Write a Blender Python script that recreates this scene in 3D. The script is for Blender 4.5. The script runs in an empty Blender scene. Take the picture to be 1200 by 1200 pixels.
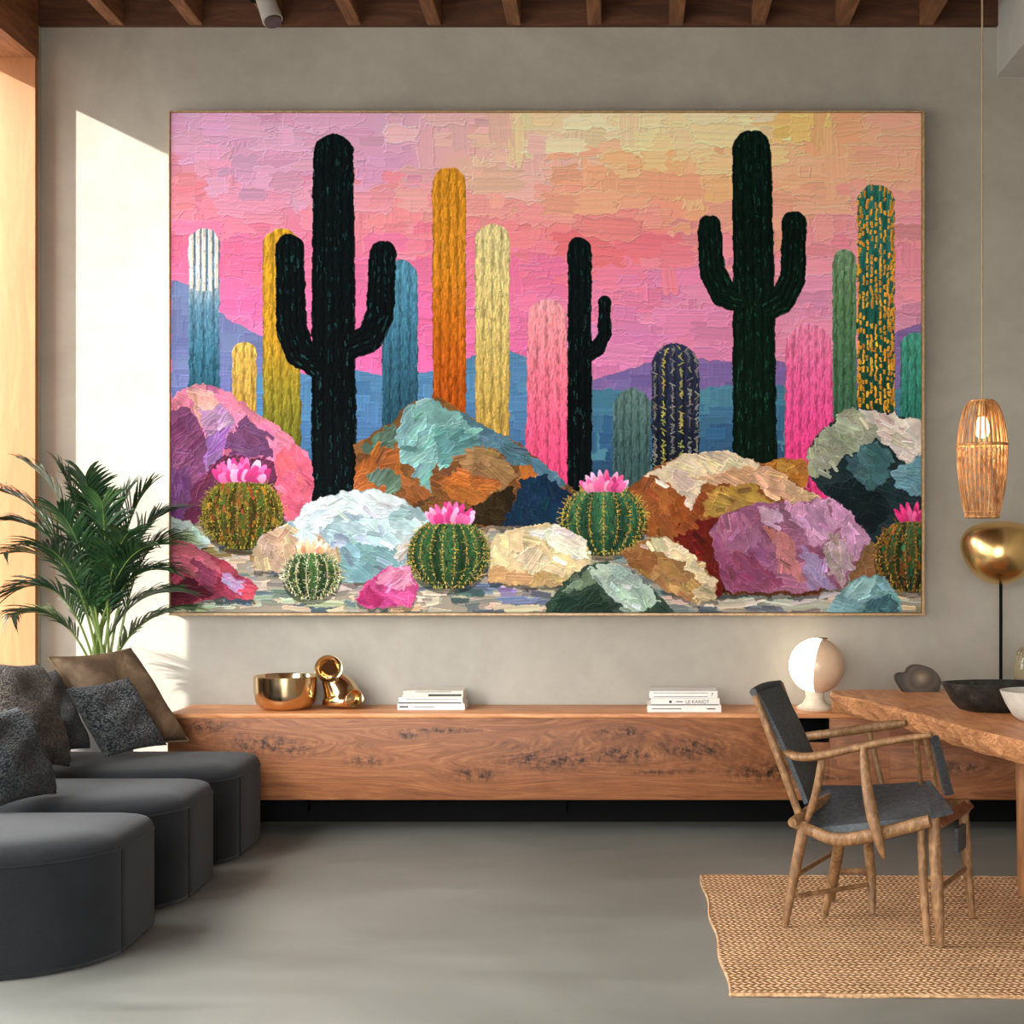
import bpy, bmesh, math, random
from mathutils import Vector, Matrix

# ================================================================ camera, sky, sun, exposure
scene = bpy.context.scene
COL = scene.collection
F_PX, VPX, VPY, EYE = 1730.0, 725.0, 640.0, 1.4        # focal length and vanishing point in 1200 px, eye height
cam_data = bpy.data.cameras.new('camera'); cam = bpy.data.objects.new('camera', cam_data); COL.objects.link(cam)
cam.location = (0, 0, EYE); cam.rotation_euler = (math.pi/2, 0, 0)
cam_data.sensor_width = 36; cam_data.sensor_fit = 'HORIZONTAL'
cam_data.lens = F_PX/1200*36
cam_data.shift_x = (600-VPX)/1200; cam_data.shift_y = (VPY-600)/1200
cam_data.clip_start = .05; cam_data.clip_end = 200
scene.camera = cam

vs = scene.view_settings
vs.view_transform = 'Standard'; vs.look = 'None'; vs.gamma = 1.0; vs.use_curve_mapping = False
vs.exposure = 0.0
SKY, GROUND = 16.5, 4.3
world = bpy.data.worlds.new('world'); scene.world = world; world.use_nodes = True
wn = world.node_tree; wn.nodes.clear()
w_out = wn.nodes.new('ShaderNodeOutputWorld'); w_bg = wn.nodes.new('ShaderNodeBackground')
w_tc = wn.nodes.new('ShaderNodeTexCoord'); w_sep = wn.nodes.new('ShaderNodeSeparateXYZ'); w_ramp = wn.nodes.new('ShaderNodeValToRGB')
w_map = wn.nodes.new('ShaderNodeMapRange'); w_map.inputs[1].default_value = -1; w_map.inputs[2].default_value = 1
wn.links.new(w_tc.outputs['Generated'], w_sep.inputs[0]); wn.links.new(w_sep.outputs[2], w_map.inputs[0]); wn.links.new(w_map.outputs[0], w_ramp.inputs[0])
g = GROUND/SKY
w_ramp.color_ramp.elements[0].position = .44; w_ramp.color_ramp.elements[0].color = (g, g*.96, g*.9, 1)
w_ramp.color_ramp.elements[1].position = .54; w_ramp.color_ramp.elements[1].color = (.98, .99, 1, 1)
w_bg.inputs[1].default_value = SKY
wn.links.new(w_ramp.outputs[0], w_bg.inputs[0]); wn.links.new(w_bg.outputs[0], w_out.inputs[0])
scene.cycles.use_denoising = True
scene.cycles.max_bounces = 10; scene.cycles.diffuse_bounces = 6
scene.cycles.sample_clamp_indirect = 6.0

SUN_DIR = Vector((2.06, 1.0, -1.0))                      # the way the sunlight travels
sd = bpy.data.lights.new('sun', 'SUN'); sd.energy = 16; sd.angle = math.radians(.9); sd.color = (1.0, .955, .89)
sun = bpy.data.objects.new('sun', sd); COL.objects.link(sun)
sun.rotation_euler = SUN_DIR.to_track_quat('-Z', 'Y').to_euler()
def portal(name, loc, direction, sx, sy):                # guides the sky's light through an opening of the room
    d = bpy.data.lights.new(name, 'AREA'); d.shape = 'RECTANGLE'; d.size = sx; d.size_y = sy; d.cycles.is_portal = True
    o = bpy.data.objects.new(name, d); COL.objects.link(o); o.location = loc
    o.rotation_euler = Vector(direction).to_track_quat('-Z', 'Y').to_euler()
D = 7.6                                                  # back wall
XL, XR, YB = -2.974, 3.3, -1.6                           # left wall, right wall, wall behind the camera
TH = .32                                                 # wall thickness
SLOT0, SLOT1, SLOTZ = 7.075, 7.52, 3.887                  # opening in the left wall
RW = (-2.6, 0.9, .0, 3.0)                                # unseen opening added behind the camera for sky light: x0 x1 z0 z1
LW = (.0, 6.0, .7, 3.5)                                  # unseen side opening added to let in sky light: y0 y1 z0 z1
portal('side_portal', (XL-TH-.02, (LW[0]+LW[1])/2, (LW[2]+LW[3])/2), (1, 0, 0), LW[3]-LW[2], LW[1]-LW[0])
portal('slot_portal', (XL-TH-.02, (SLOT0+SLOT1)/2, SLOTZ/2), (1, 0, 0), SLOTZ, SLOT1-SLOT0)
portal('rear_portal', ((RW[0]+RW[1])/2, YB-TH-.02, (RW[2]+RW[3])/2), (0, 1, 0), RW[1]-RW[0], RW[3]-RW[2])

# ================================================================ helpers
R = random.Random(3)
def P(px, py, d): return Vector(((px-VPX)*d/F_PX, d, EYE-(py-VPY)*d/F_PX))
def srgb(r, g, b):
    f = lambda c: (c/255/12.92 if c <= 10 else ((c/255+.055)/1.055)**2.4)
    return (f(r), f(g), f(b), 1)
def thing(name, label, cat, loc=(0, 0, 0), group=None):
    o = bpy.data.objects.new(name, None); COL.objects.link(o); o.location = loc; o.empty_display_size = .1
    o['label'] = label; o['category'] = cat
    if group: o['group'] = group
    return o
def tag(o, label, cat, group=None):
    o['label'] = label; o['category'] = cat
    if group: o['group'] = group
    return o
def obj(name, bm, mat, parent=None, smooth=35, origin=None):
    """Links a bmesh given in world coordinates as one mesh object."""
    me = bpy.data.meshes.new(name)
    base = Vector((0, 0, 0))
    p = parent
    while p is not None: base += Vector(p.location); p = p.parent
    o_loc = Vector(origin)-base if origin is not None else Vector((0, 0, 0))
    bmesh.ops.translate(bm, verts=bm.verts, vec=-(base+o_loc))
    bmesh.ops.recalc_face_normals(bm, faces=bm.faces)
    bm.to_mesh(me); bm.free()
    if smooth:
        for p_ in me.polygons: p_.use_smooth = True
        me.set_sharp_from_angle(angle=math.radians(smooth))
    for m_ in (mat if isinstance(mat, (list, tuple)) else [mat]): me.materials.append(m_)
    o = bpy.data.objects.new(name, me); COL.objects.link(o); o.parent = parent; o.location = o_loc
    return o
def struct(name, bm, mat, smooth=0):
    o = obj(name, bm, mat, None, smooth); o['kind'] = 'structure'; return o
def box(bm, x0, x1, y0, y1, z0, z1, bev=0, seg=2):
    b = bmesh.new()
    bmesh.ops.create_cube(b, size=1)
    for v in b.verts: v.co = Vector((x0+(v.co.x+.5)*(x1-x0), y0+(v.co.y+.5)*(y1-y0), z0+(v.co.z+.5)*(z1-z0)))
    if bev: bmesh.ops.bevel(b, geom=b.edges[:], offset=bev, segments=seg, profile=.5, affect='EDGES')
    merge(bm, b); return bm
def merge(bm, b, mtx=None):
    vm = {}
    for v in b.verts: vm[v] = bm.verts.new(mtx @ v.co if mtx else v.co)
    for f in b.faces:
        try: n = bm.faces.new([vm[v] for v in f.verts]); n.material_index = f.material_index
        except ValueError: pass
    b.free()
def frames(pts, up=None):
    n = len(pts); T = []
    for i in range(n): T.append((pts[min(n-1, i+1)]-pts[max(0, i-1)]).normalized())
    a = Vector(up) if up is not None else (Vector((0, 0, 1)) if abs(T[0].z) < .9 else Vector((1, 0, 0)))
    out = []
    for t in T:
        a = (a-t*a.dot(t)).normalized() if up is None else (Vector(up)-t*Vector(up).dot(t)).normalized()
        out.append((t, a, t.cross(a)))
    return out
def tube(bm, pts, rad, seg=10, flat=1.0, up=None, caps=True):
    """Tube through points; flat scales the section along the up direction."""
    pts = [Vector(p) for p in pts]; n = len(pts)
    rad = [rad]*n if isinstance(rad, (int, float)) else rad
    rings = []
    for p, r, (t, a, b) in zip(pts, rad, frames(pts, up)):
        rings.append([bm.verts.new(p+(a*math.cos(k/seg*2*math.pi)*flat+b*math.sin(k/seg*2*math.pi))*r) for k in range(seg)])
    for q in range(n-1):
        for k in range(seg): bm.faces.new((rings[q][k], rings[q][(k+1) % seg], rings[q+1][(k+1) % seg], rings[q+1][k]))
    if caps: bm.faces.new(rings[0][::-1]); bm.faces.new(rings[-1])
    return bm
def spline(pts, n=8):
    pts = [Vector(p) for p in pts]; out = []
    for i in range(len(pts)-1):
        p0, p1, p2, p3 = pts[max(0, i-1)], pts[i], pts[i+1], pts[min(len(pts)-1, i+2)]
        for k in range(n):
            t = k/n; out.append(.5*((2*p1)+(p2-p0)*t+(2*p0-5*p1+4*p2-p3)*t*t+(3*p1-p0-3*p2+p3)*t**3))
    out.append(pts[-1]); return out
def ispl(vals, n=8):
    return [v.x for v in spline([Vector((v, 0, 0)) for v in vals], n)]
def lathe(bm, prof, c, seg=48, sx=1, sy=1, wob=None):
    """Turns (radius, z) pairs about the vertical through c; ends with radius 0 close the shape."""
    rings = []
    for r, z in prof:
        if r < 1e-5: rings.append([bm.verts.new((c[0], c[1], c[2]+z))])
        else:
            ring = []
            for k in range(seg):
                a = k/seg*2*math.pi; q = r*(1+(wob(a, z) if wob else 0))
                ring.append(bm.verts.new((c[0]+q*sx*math.cos(a), c[1]+q*sy*math.sin(a), c[2]+z)))
            rings.append(ring)
    for A, B in zip(rings[:-1], rings[1:]):
        for k in range(seg):
            k2 = (k+1) % seg
            if len(A) == 1 and len(B) == 1: break
            if len(A) == 1: bm.faces.new((A[0], B[k], B[k2]))
            elif len(B) == 1: bm.faces.new((A[k], A[k2], B[0]))
            else: bm.faces.new((A[k], A[k2], B[k2], B[k]))
    return bm
def prism(bm, pts, z0, z1):
    lo = [bm.verts.new((x, y, z0)) for x, y in pts]; hi = [bm.verts.new((x, y, z1)) for x, y in pts]
    n = len(pts); bm.faces.new(lo[::-1]); bm.faces.new(hi)
    for k in range(n): bm.faces.new((lo[k], lo[(k+1) % n], hi[(k+1) % n], hi[k]))
    return bm

# ================================================================ materials
class Nodes:
    def __init__(s, name, rough=.6, metal=0, spec=.5):
        s.m = bpy.data.materials.new(name); s.m.use_nodes = True; s.t = s.m.node_tree; s.n = s.t.nodes
        s.b = s.n['Principled BSDF']; s.b.inputs['Roughness'].default_value = rough; s.b.inputs['Metallic'].default_value = metal
        s.b.inputs['Specular IOR Level'].default_value = spec
        s.tc = s.n.new('ShaderNodeTexCoord')
    def add(s, t, **kw):
        n = s.n.new(t)
        for k, v in kw.items():
            if k in n.inputs.keys(): n.inputs[k].default_value = v
            else: setattr(n, k, v)
        return n
    def link(s, a, b): s.t.links.new(a, b)
    def mapping(s, scale=(1, 1, 1), rot=(0, 0, 0), src='Object'):
        n = s.add('ShaderNodeMapping'); n.inputs['Scale'].default_value = scale; n.inputs['Rotation'].default_value = rot
        s.link(s.tc.outputs[src], n.inputs['Vector']); return n.outputs[0]
    def noise(s, vec, scale=5, detail=4, rough=.55, dist=0):
        n = s.add('ShaderNodeTexNoise', Scale=scale, Detail=detail, Roughness=rough, Distortion=dist); s.link(vec, n.inputs['Vector']); return n.outputs['Fac']
    def ramp(s, fac, stops):
        n = s.add('ShaderNodeValToRGB'); e = n.color_ramp.elements
        while len(e) < len(stops): e.new(.5)
        for q, (p, c) in zip(e, stops): q.position = p; q.color = c
        s.link(fac, n.inputs[0]); return n.outputs[0]
    def math(s, op, a, b=None, c=None):
        n = s.add('ShaderNodeMath', operation=op)
        for i, v in enumerate((a, b, c)):
            if v is None: continue
            if isinstance(v, (int, float)): n.inputs[i].default_value = v
            else: s.link(v, n.inputs[i])
        return n.outputs[0]
    def mix(s, fac, a, b, blend='MIX'):
        n = s.add('ShaderNodeMix', data_type='RGBA', blend_type=blend)
        for v, i in ((fac, 0), (a, 6), (b, 7)):
            if isinstance(v, (int, float)): n.inputs[i].default_value = v
            elif isinstance(v, tuple): n.inputs[i].default_value = v
            else: s.link(v, n.inputs[i])
        return n.outputs[2]
    def color(s, c):
        if isinstance(c, tuple): s.b.inputs['Base Color'].default_value = c
        else: s.link(c, s.b.inputs['Base Color'])
    def bump(s, h, strength=.3, dist=.01):
        n = s.add('ShaderNodeBump', Strength=strength, Distance=dist); s.link(h, n.inputs['Height']); s.link(n.outputs[0], s.b.inputs['Normal'])

def mat_plain(name, c, rough=.5, metal=0, vary=.12, scale=30, bump=0):
    m = Nodes(name, rough, metal); v = m.mapping()
    f = m.noise(v, scale, 4)
    d = tuple(max(0, x*(1-vary)) for x in c[:3])+(1,); l = tuple(min(1, x*(1+vary)) for x in c[:3])+(1,)
    m.color(m.ramp(f, [(.3, d), (.7, l)]))
    if bump: m.bump(f, bump, .004)
    return m.m
def mat_wood(name, dark, mid, light, scale=(1, 9, 9), rough=.5, nscale=3.0, knots=(), dist=1.2, fine=60, bump=.12):
    m = Nodes(name, rough, 0, .35)
    vec = m.mapping((1, 1, 1))
    warp = None; dk = None
    for kx, ky, kz, kr, *kl in knots:                        # grain swells round each knot
        sub = m.add('ShaderNodeVectorMath', operation='SUBTRACT'); m.link(vec, sub.inputs[0]); sub.inputs[1].default_value = (kx, ky, kz)
        sc = m.add('ShaderNodeVectorMath', operation='MULTIPLY'); m.link(sub.outputs[0], sc.inputs[0]); sc.inputs[1].default_value = (kl[0] if kl else .42, .4, 1.5)
        ln = m.add('ShaderNodeVectorMath', operation='LENGTH'); m.link(sc.outputs[0], ln.inputs[0])
        q = m.math('DIVIDE', ln.outputs['Value'], kr); q2 = m.math('MULTIPLY', q, q)
        gs = m.math('POWER', 2.718, m.math('MULTIPLY', q2, -1.0))
        g2 = m.math('POWER', 2.718, m.math('MULTIPLY', q2, -.16))
        warp = g2 if warp is None else m.math('ADD', warp, g2)
        dk = gs if dk is None else m.math('MAXIMUM', dk, gs)
    mp = m.add('ShaderNodeMapping'); mp.inputs['Scale'].default_value = scale; m.link(vec, mp.inputs['Vector'])
    gv = mp.outputs[0]
    if warp is not None:
        cx = m.add('ShaderNodeCombineXYZ'); m.link(m.math('MULTIPLY', warp, 1.1), cx.inputs[1]); m.link(m.math('MULTIPLY', warp, 1.3), cx.inputs[2])
        ad = m.add('ShaderNodeVectorMath', operation='ADD'); m.link(gv, ad.inputs[0]); m.link(cx.outputs[0], ad.inputs[1]); gv = ad.outputs[0]
    a = m.noise(gv, nscale, 6, .62, dist)
    mp2 = m.add('ShaderNodeMapping'); mp2.inputs['Scale'].default_value = tuple(x*(1 if x == min(scale) else 1.4) for x in scale); m.link(vec, mp2.inputs['Vector'])
    b = m.noise(mp2.outputs[0], fine*.35, 3, .6)
    big = m.noise(vec, 1.6, 2)
    f = m.math('ADD', m.math('MULTIPLY', a, .72), m.math('ADD', m.math('MULTIPLY', b, .16), m.math('MULTIPLY', big, .14)))
    c = m.ramp(f, [(.33, dark), (.5, mid), (.66, light)])
    if dk is not None:
        sp = m.noise(vec, 38, 4, .7)
        e = m.math('MULTIPLY', dk, m.math('MULTIPLY_ADD', sp, 4.5, -1.75))
        n_ = m.add('ShaderNodeClamp'); m.link(e, n_.inputs[0])
        c = m.mix(n_.outputs[0], c, (dark[0]*.16, dark[1]*.14, dark[2]*.14, 1))
    m.color(c); m.bump(f, bump, .004)
    return m.m
def mat_fabric(name, c, c2=None, scale=260, rough=.95, bump=.35, knit=False):
    m = Nodes(name, rough, 0, .15); v = m.mapping()
    c2 = c2 or tuple(min(1, x*1.5) for x in c[:3])+(1,)
    if knit:
        vv = m.add('ShaderNodeTexVoronoi', Scale=scale); vv.feature = 'F1'
        mp = m.mapping((1, 1, 1.6)); m.link(mp, vv.inputs['Vector'])
        h = m.math('SUBTRACT', 1, vv.outputs['Distance'])
        n = m.noise(v, scale*.35, 3)
        f = m.math('ADD', m.math('MULTIPLY', h, .6), m.math('MULTIPLY', n, .45))
        m.color(m.ramp(f, [(.42, c), (.8, c2)])); m.bump(h, bump, .012)
    else:
        f = m.noise(v, scale, 3, .7); g_ = m.noise(v, 6, 3)
        q = m.math('ADD', m.math('MULTIPLY', f, .6), m.math('MULTIPLY', g_, .4))
        m.color(m.ramp(q, [(.35, c), (.68, c2)])); m.bump(f, bump, .003)
    m.b.inputs['Sheen Weight'].default_value = .12; m.b.inputs['Sheen Roughness'].default_value = .5
    return m.m
def mat_metal(name, c, rough=.2, bump=0, scale=40):
    m = Nodes(name, rough, 1); m.color(c)
    if bump: m.bump(m.noise(m.mapping(), scale, 2), bump, .01)
    return m.m
# ---------------------------------------------------------------- the canvas picture
def paint_canvas():
    import numpy as np
    rng = np.random.default_rng(7)
    X0, Y0, X1, Y1, S = 201.0, 132.5, 1079.0, 717.5, 1.3
    W, H = int((X1-X0)*S), int((Y1-Y0)*S)
    img = np.zeros((H, W, 3)); hgt = np.zeros((H, W))
    gy, gx = np.mgrid[0:H, 0:W]
    PX = X0+(gx+.5)/S; PY = Y0+(gy+.5)/S
    def smooth_noise(cell, seed):
        r = np.random.default_rng(seed)
        h, w = int(H/cell)+3, int(W/cell)+3
        g = r.uniform(-1, 1, (h, w))
        y = gy/cell; x = gx/cell
        iy = y.astype(int); ix = x.astype(int); fy = y-iy; fx = x-ix
        fy = fy*fy*(3-2*fy); fx = fx*fx*(3-2*fx)
        return (g[iy, ix]*(1-fx)+g[iy, ix+1]*fx)*(1-fy)+(g[iy+1, ix]*(1-fx)+g[iy+1, ix+1]*fx)*fy
    WX = smooth_noise(9, 1)*2.2+smooth_noise(3.5, 2)*1.0
    WY = smooth_noise(9, 3)*2.2+smooth_noise(3.5, 4)*1.0
    def poly(pts, warp=1.0):
        x = PX+WX*warp; y = PY+WY*warp
        xs = [p[0] for p in pts]; ys = [p[1] for p in pts]
        c0 = max(0, int((min(xs)-6-X0)*S)); c1 = min(W, int((max(xs)+6-X0)*S)+1)
        r0 = max(0, int((min(ys)-6-Y0)*S)); r1 = min(H, int((max(ys)+6-Y0)*S)+1)
        m = np.zeros((H, W), bool)
        if c1 <= c0 or r1 <= r0: return m
        xx = x[r0:r1, c0:c1]; yy = y[r0:r1, c0:c1]; ins = np.zeros(xx.shape, bool)
        n = len(pts)
        for i in range(n):
            (ax, ay), (bx, by) = pts[i], pts[(i+1) % n]
            if ay == by: continue
            c = ((ay > yy) != (by > yy)) & (xx < (bx-ax)*(yy-ay)/(by-ay)+ax)
            ins ^= c
        m[r0:r1, c0:c1] = ins
        return m
    def stroke(cx, cy, ln, wd, ang, col, mask=None, streak=.05, thick=1.0, ragged=.12, mix=1.0, ridge=.8, groove=.28):
        R = .5*math.hypot(ln, wd)*(1+ragged)+1
        c0 = max(0, int((cx-R-X0)*S)); c1 = min(W, int((cx+R-X0)*S)+2)
        r0 = max(0, int((cy-R-Y0)*S)); r1 = min(H, int((cy+R-Y0)*S)+2)
        if c1 <= c0 or r1 <= r0: return
        dx = PX[r0:r1, c0:c1]-cx; dy = PY[r0:r1, c0:c1]-cy
        ca, sa = math.cos(ang), math.sin(ang)
        u = (dx*ca+dy*sa)/(ln*.5); v = (-dx*sa+dy*ca)/(wd*.5)
        k = max(3, int(wd/2.2)); k2 = max(3, int(ln/5))
        nv = np.interp(v, np.linspace(-1.2, 1.2, k), rng.uniform(-1, 1, k))
        nu = np.interp(u, np.linspace(-1.2, 1.2, k2), rng.uniform(-1, 1, k2))
        eu = 1-np.abs(u)+nv*ragged; ev = 1-np.abs(v)+nu*ragged*.9
        ins = (eu > 0) & (ev > 0)
        if mask is not None: ins = ins & mask[r0:r1, c0:c1]
        if not ins.any(): return
        ks = max(4, int(wd*S/1.6))
        sv = np.interp(v, np.linspace(-1.1, 1.1, ks), rng.normal(0, 1, ks))
        c = np.array(col)[None, None, :]*(1+streak*sv)[..., None]
        sub = img[r0:r1, c0:c1]; sub[ins] = (sub*(1-mix)+c*mix)[ins]
        d = np.minimum(eu*ln*.5, ev*wd*.5)
        h = hgt[r0:r1, c0:c1]
        hn = h*.35+thick*(1+groove*sv+ridge*np.exp(-np.clip(d, 0, 9)**2/3.0))
        h[ins] = hn[ins]
    def pick(mask, n):
        idx = np.flatnonzero(mask)
        if not len(idx): return []
        s = idx[rng.integers(0, len(idx), n)]
        return [(X0+(i % W+.5)/S, Y0+(i//W+.5)/S) for i in s]
    def C(r, g, b): return np.array((r, g, b))/255.
    def jit(c, a): return np.clip(c*(1+rng.normal(0, a))+rng.normal(0, a*.35, 3)*(.12+.88*float(c.mean())), 0, 1)
    def fill(mask, col, ln, wd, ang, spread=.25, dens=2.2, j=.06, streak=.05, thick=1.0, base=None, ragged=.12):
        img[mask] = C(*col) if base is None else C(*base)
        hgt[mask] = hgt[mask]*.3+.4
        area = mask.sum()/S/S
        n = int(dens*area/(ln*wd))+2
        for (x, y) in pick(mask, n):
            stroke(x, y, ln*rng.uniform(.6, 1.3), wd*rng.uniform(.6, 1.3), ang+rng.normal(0, spread), jit(C(*col), j), mask, streak, thick*rng.uniform(.5, 1.5), ragged, groove=.2)
    # ---- sky
    A = np.array([(210,140,222,160,205),(300,160,226,165,205),(212,240,250,140,150),(300,210,226,160,200),(260,255,246,130,160),(300,300,240,108,160),(215,300,240,105,150),(400,140,228,165,205),(450,190,225,160,205),(450,140,222,170,205),(520,150,240,185,190),(470,250,250,140,150),(580,170,240,180,180),(560,200,235,190,165),(620,150,242,222,165),(640,190,240,190,190),(700,150,250,235,190),(720,170,250,240,170),(690,210,252,172,132),(620,230,250,168,150),(600,280,250,130,140),(640,260,250,140,140),(760,150,252,225,175),(780,200,252,180,122),(800,160,250,230,165),(850,140,250,236,190),(930,145,252,208,118),(830,240,252,190,122),(780,250,252,160,140),(760,290,250,120,130),(700,290,250,110,120),(980,160,252,178,132),(1050,160,252,182,152),(960,210,252,190,142),(1060,200,252,176,142),(930,240,250,176,142),(1000,240,250,160,150),(1060,260,245,150,165),(960,270,250,150,165),(1060,320,245,140,165),(960,310,246,140,160),(950,350,225,135,180),(1060,360,220,140,175),(800,340,230,130,180),(760,330,235,125,175),(700,340,235,120,165),(740,400,215,125,180),(640,330,235,110,165),(600,330,240,110,160),(560,300,245,115,150),(480,330,235,100,165),(470,400,235,90,160),(440,430,240,100,170),(300,360,235,100,165),(290,380,225,110,170),(600,400,230,100,165),(820,400,225,125,175),(720,430,220,120,175)], float)
    def sky(x, y):
        w = 1/(((A[:, 0]-x)*.8)**2+((A[:, 1]-y)*1.5)**2+260)**1.6
        q = (A[:, 2:]*w[:, None]).sum(0)/w.sum()/255.; return np.clip(q*.93+.085, 0, 1)
    for yy in range(0, H, 4):
        for xx in range(0, W, 8): img[yy:yy+4, xx:xx+8] = sky(X0+xx/S, Y0+yy/S)
    for k in range(1050):
        x = rng.uniform(X0-10, X1+10); y = rng.uniform(Y0-5, 450)
        c = sky(x+rng.normal(0, 16), y+rng.normal(0, 11))
        big = rng.random() < .55
        ln = rng.uniform(34, 80) if big else rng.uniform(12, 34); wd = rng.uniform(14, 30) if big else rng.uniform(7, 18)
        if rng.random() < .15: ln, wd = rng.uniform(16, 30), rng.uniform(16, 30)
        a = rng.normal(0, .05) if rng.random() < .86 else math.pi/2+rng.normal(0, .06)
        stroke(x, y, ln, wd, a, jit(c*.985+.015, .028), None, .014, rng.uniform(.5, 2.0), .26, ridge=rng.uniform(.15, 1.1), groove=.13)
    # ---- far hills
    def hill(pts, cols, warp=.8):
        m = poly(pts, warp); ys = [p[1] for p in pts]; y0, y1 = min(ys), max(ys)
        img[m] = C(*cols[0]); hgt[m] = .4
        for (x, y) in pick(m, int(m.sum()/S/S/220)):
            t = min(1, max(0, (y-y0)/(y1-y0)+rng.normal(0, .07)))
            q = t*(len(cols)-1); i = min(int(q), len(cols)-2); c = C(*cols[i])*(1-q+i)+C(*cols[i+1])*(q-i)
            stroke(x, y, rng.uniform(18, 40), rng.uniform(12, 26), 0 if rng.random() < .6 else math.pi/2, jit(c, .03), m, .02, .8, .1)
    hill([(201,328),(222,334),(240,345),(265,372),(290,385),(330,405),(340,540),(201,540)], [(120,135,180),(112,122,172),(105,112,165)])
    hill([(690,447),(720,438),(760,425),(800,417),(860,425),(1000,420),(1030,400),(1060,385),(1082,378),(1082,540),(690,540)], [(140,112,172),(122,104,165),(105,105,160)])
    hill([(300,440),(420,434),(450,440),(480,436),(510,436),(560,415),(600,412),(640,425),(650,570),(300,570)], [(88,138,178),(78,122,168),(62,98,140)])
    hill([(690,456),(730,456),(760,470),(820,456),(860,450),(1082,456),(1082,560),(690,560)], [(82,138,160),(58,100,140),(45,78,108)])
    # ---- column cacti
    def tubes(paths):
        d = np.full((H, W), 1e9); ux = np.zeros((H, W)); an = np.full((H, W), math.pi/2)
        for path in paths:
            for (ax, ay, ar), (bx, by, br) in zip(path[:-1], path[1:]):
                vx, vy = bx-ax, by-ay; L2 = vx*vx+vy*vy
                t = np.clip(((PX-ax)*vx+(PY-ay)*vy)/L2, 0, 1)
                r = ar+(br-ar)*t
                ex, ey = PX-ax-t*vx, PY-ay-t*vy
                q = np.hypot(ex, ey)-r
                better = q < d
                d = np.where(better, q, d)
                L = math.sqrt(L2); side = (ex*(-vy)+ey*vx)/L/r
                ux = np.where(better, side, ux); an = np.where(better, math.atan2(vy, vx), an)
        return d+WX*.45 < 0, ux, an
    def aniso(cx_, cy_, seed):
        r = np.random.default_rng(seed); h, w = int(H/cy_)+3, int(W/cx_)+3
        g_ = r.uniform(-1, 1, (h, w)); y = gy/cy_; x = gx/cx_
        iy = y.astype(int); ix = x.astype(int); fy = y-iy; fx = x-ix; fy = fy*fy*(3-2*fy); fx = fx*fx*(3-2*fx)
        return (g_[iy, ix]*(1-fx)+g_[iy, ix+1]*fx)*(1-fy)+(g_[iy+1, ix]*(1-fx)+g_[iy+1, ix+1]*fx)*fy
    CORD = aniso(2.6, 9, 21)*.65+aniso(1.6, 5, 22)*.5
    SWAY = aniso(9, 16, 23)
    def cactus(paths, cols, y0, y1, rib=5.5, dark=.5, j=.1, accent=None, acc_p=.0, dl=9, dw=2.4, dens=2.6, hi=None):
        dark = .3+.75*dark; j *= .55
        m, ux, an = tubes(paths)
        if not m.any(): return
        def grad(y):
            q = min(.9999, max(0, (y-y0)/(y1-y0)))*(len(cols)-1); i = int(q)
            return C(*cols[i])*(1-q+i)+C(*cols[i+1])*(q-i)
        rows = np.array([grad(Y0+(r+.5)/S) for r in range(H)])
        full = np.broadcast_to(rows[:, None, :], img.shape)
        rr = paths[0][0][2]
        wave = np.abs(np.sin((ux*rr+SWAY*1.1)/rib*math.pi*.5))              # ribs across the column
        cord = np.clip(CORD, -1, 1)
        tone = (.70+.30*dark)+.30*(1-.5*dark)*(wave-.45)+.20*cord-.16*np.clip(np.abs(ux)-.7, 0, 1)
        img[m] = (full*np.clip(tone, .3, 1.35)[..., None])[m]
        hgt[m] = (.8+1.3*wave+1.0*cord)[m]
        n_ = int(.35*dens*m.sum()/S/S/(dl*dw))
        for (x, y) in pick(m, n_):
            r_, c_ = min(H-1, int((y-Y0)*S)), min(W-1, int((x-X0)*S))
            if wave[r_, c_] < .45: continue
            c = jit(grad(y)*1.04, j)
            if hi is not None and rng.random() < hi[1]*2: c = jit(C(*hi[0]), .08)
            stroke(x, y, dl*rng.uniform(.5, 1.2), dw*.75*rng.uniform(.7, 1.2), an[r_, c_]+rng.normal(0, .1), c, m, .04, 1.9, .35, mix=.7, ridge=.1)
        if accent is not None:
            cx_ = paths[0][0][0]
            for i in range(-6, 7):
                xs_ = rr*math.sin(i/6.5*math.pi/2)
                y = y0+2+rng.uniform(0, 5)+ (rr-math.sqrt(max(0, rr*rr-xs_*xs_)))
                while y < y1+10:
                    if rng.random() < acc_p*1.35: stroke(cx_+xs_+rng.normal(0, .5), y, rng.uniform(4, 8), 2.4, math.pi/2+rng.normal(0, .15), jit(C(*accent)*(1-.12*abs(i)/6), .1), m, .03, 2.4, .3, ridge=.1)
                    y += rng.uniform(5.5, 9)
    def col(cx, r0, top, bot, r1=None): return [[(cx, top+r0, r0), (cx, top+r0+18, r0 if r1 is None else r0+(r1-r0)*.3), (cx, bot, r1 or r0)]]
    cactus(col(240, 18, 268, 470), [(236,232,222),(218,220,220),(100,145,172),(66,118,142),(46,92,110)], 268, 455, 6.0, .5, .08)
    m, ux, an = tubes(col(240, 18, 268, 350))
    for (x, y) in pick(m & (PY < 335), 150):
        s = round((x-240)/7.2)*7.2
        stroke(240+s, y, 14, 3.6, math.pi/2, jit(C(238,232,220), .05), m, .04, 1.6, .2)
        if rng.random() < .6: stroke(240+s+3.6, y, 12, 1.8, math.pi/2, jit(C(95,140,170), .1), m, .04, .3, .2)
    cactus(col(287, 14, 400, 500), [(225,185,90),(205,165,78),(180,140,60)], 400, 490, 5, .55)
    cactus(col(331, 22.5, 268, 540), [(228,172,50),(222,165,45),(205,155,45),(150,135,45),(105,105,35)], 268, 520, 5.5, .5)
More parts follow.
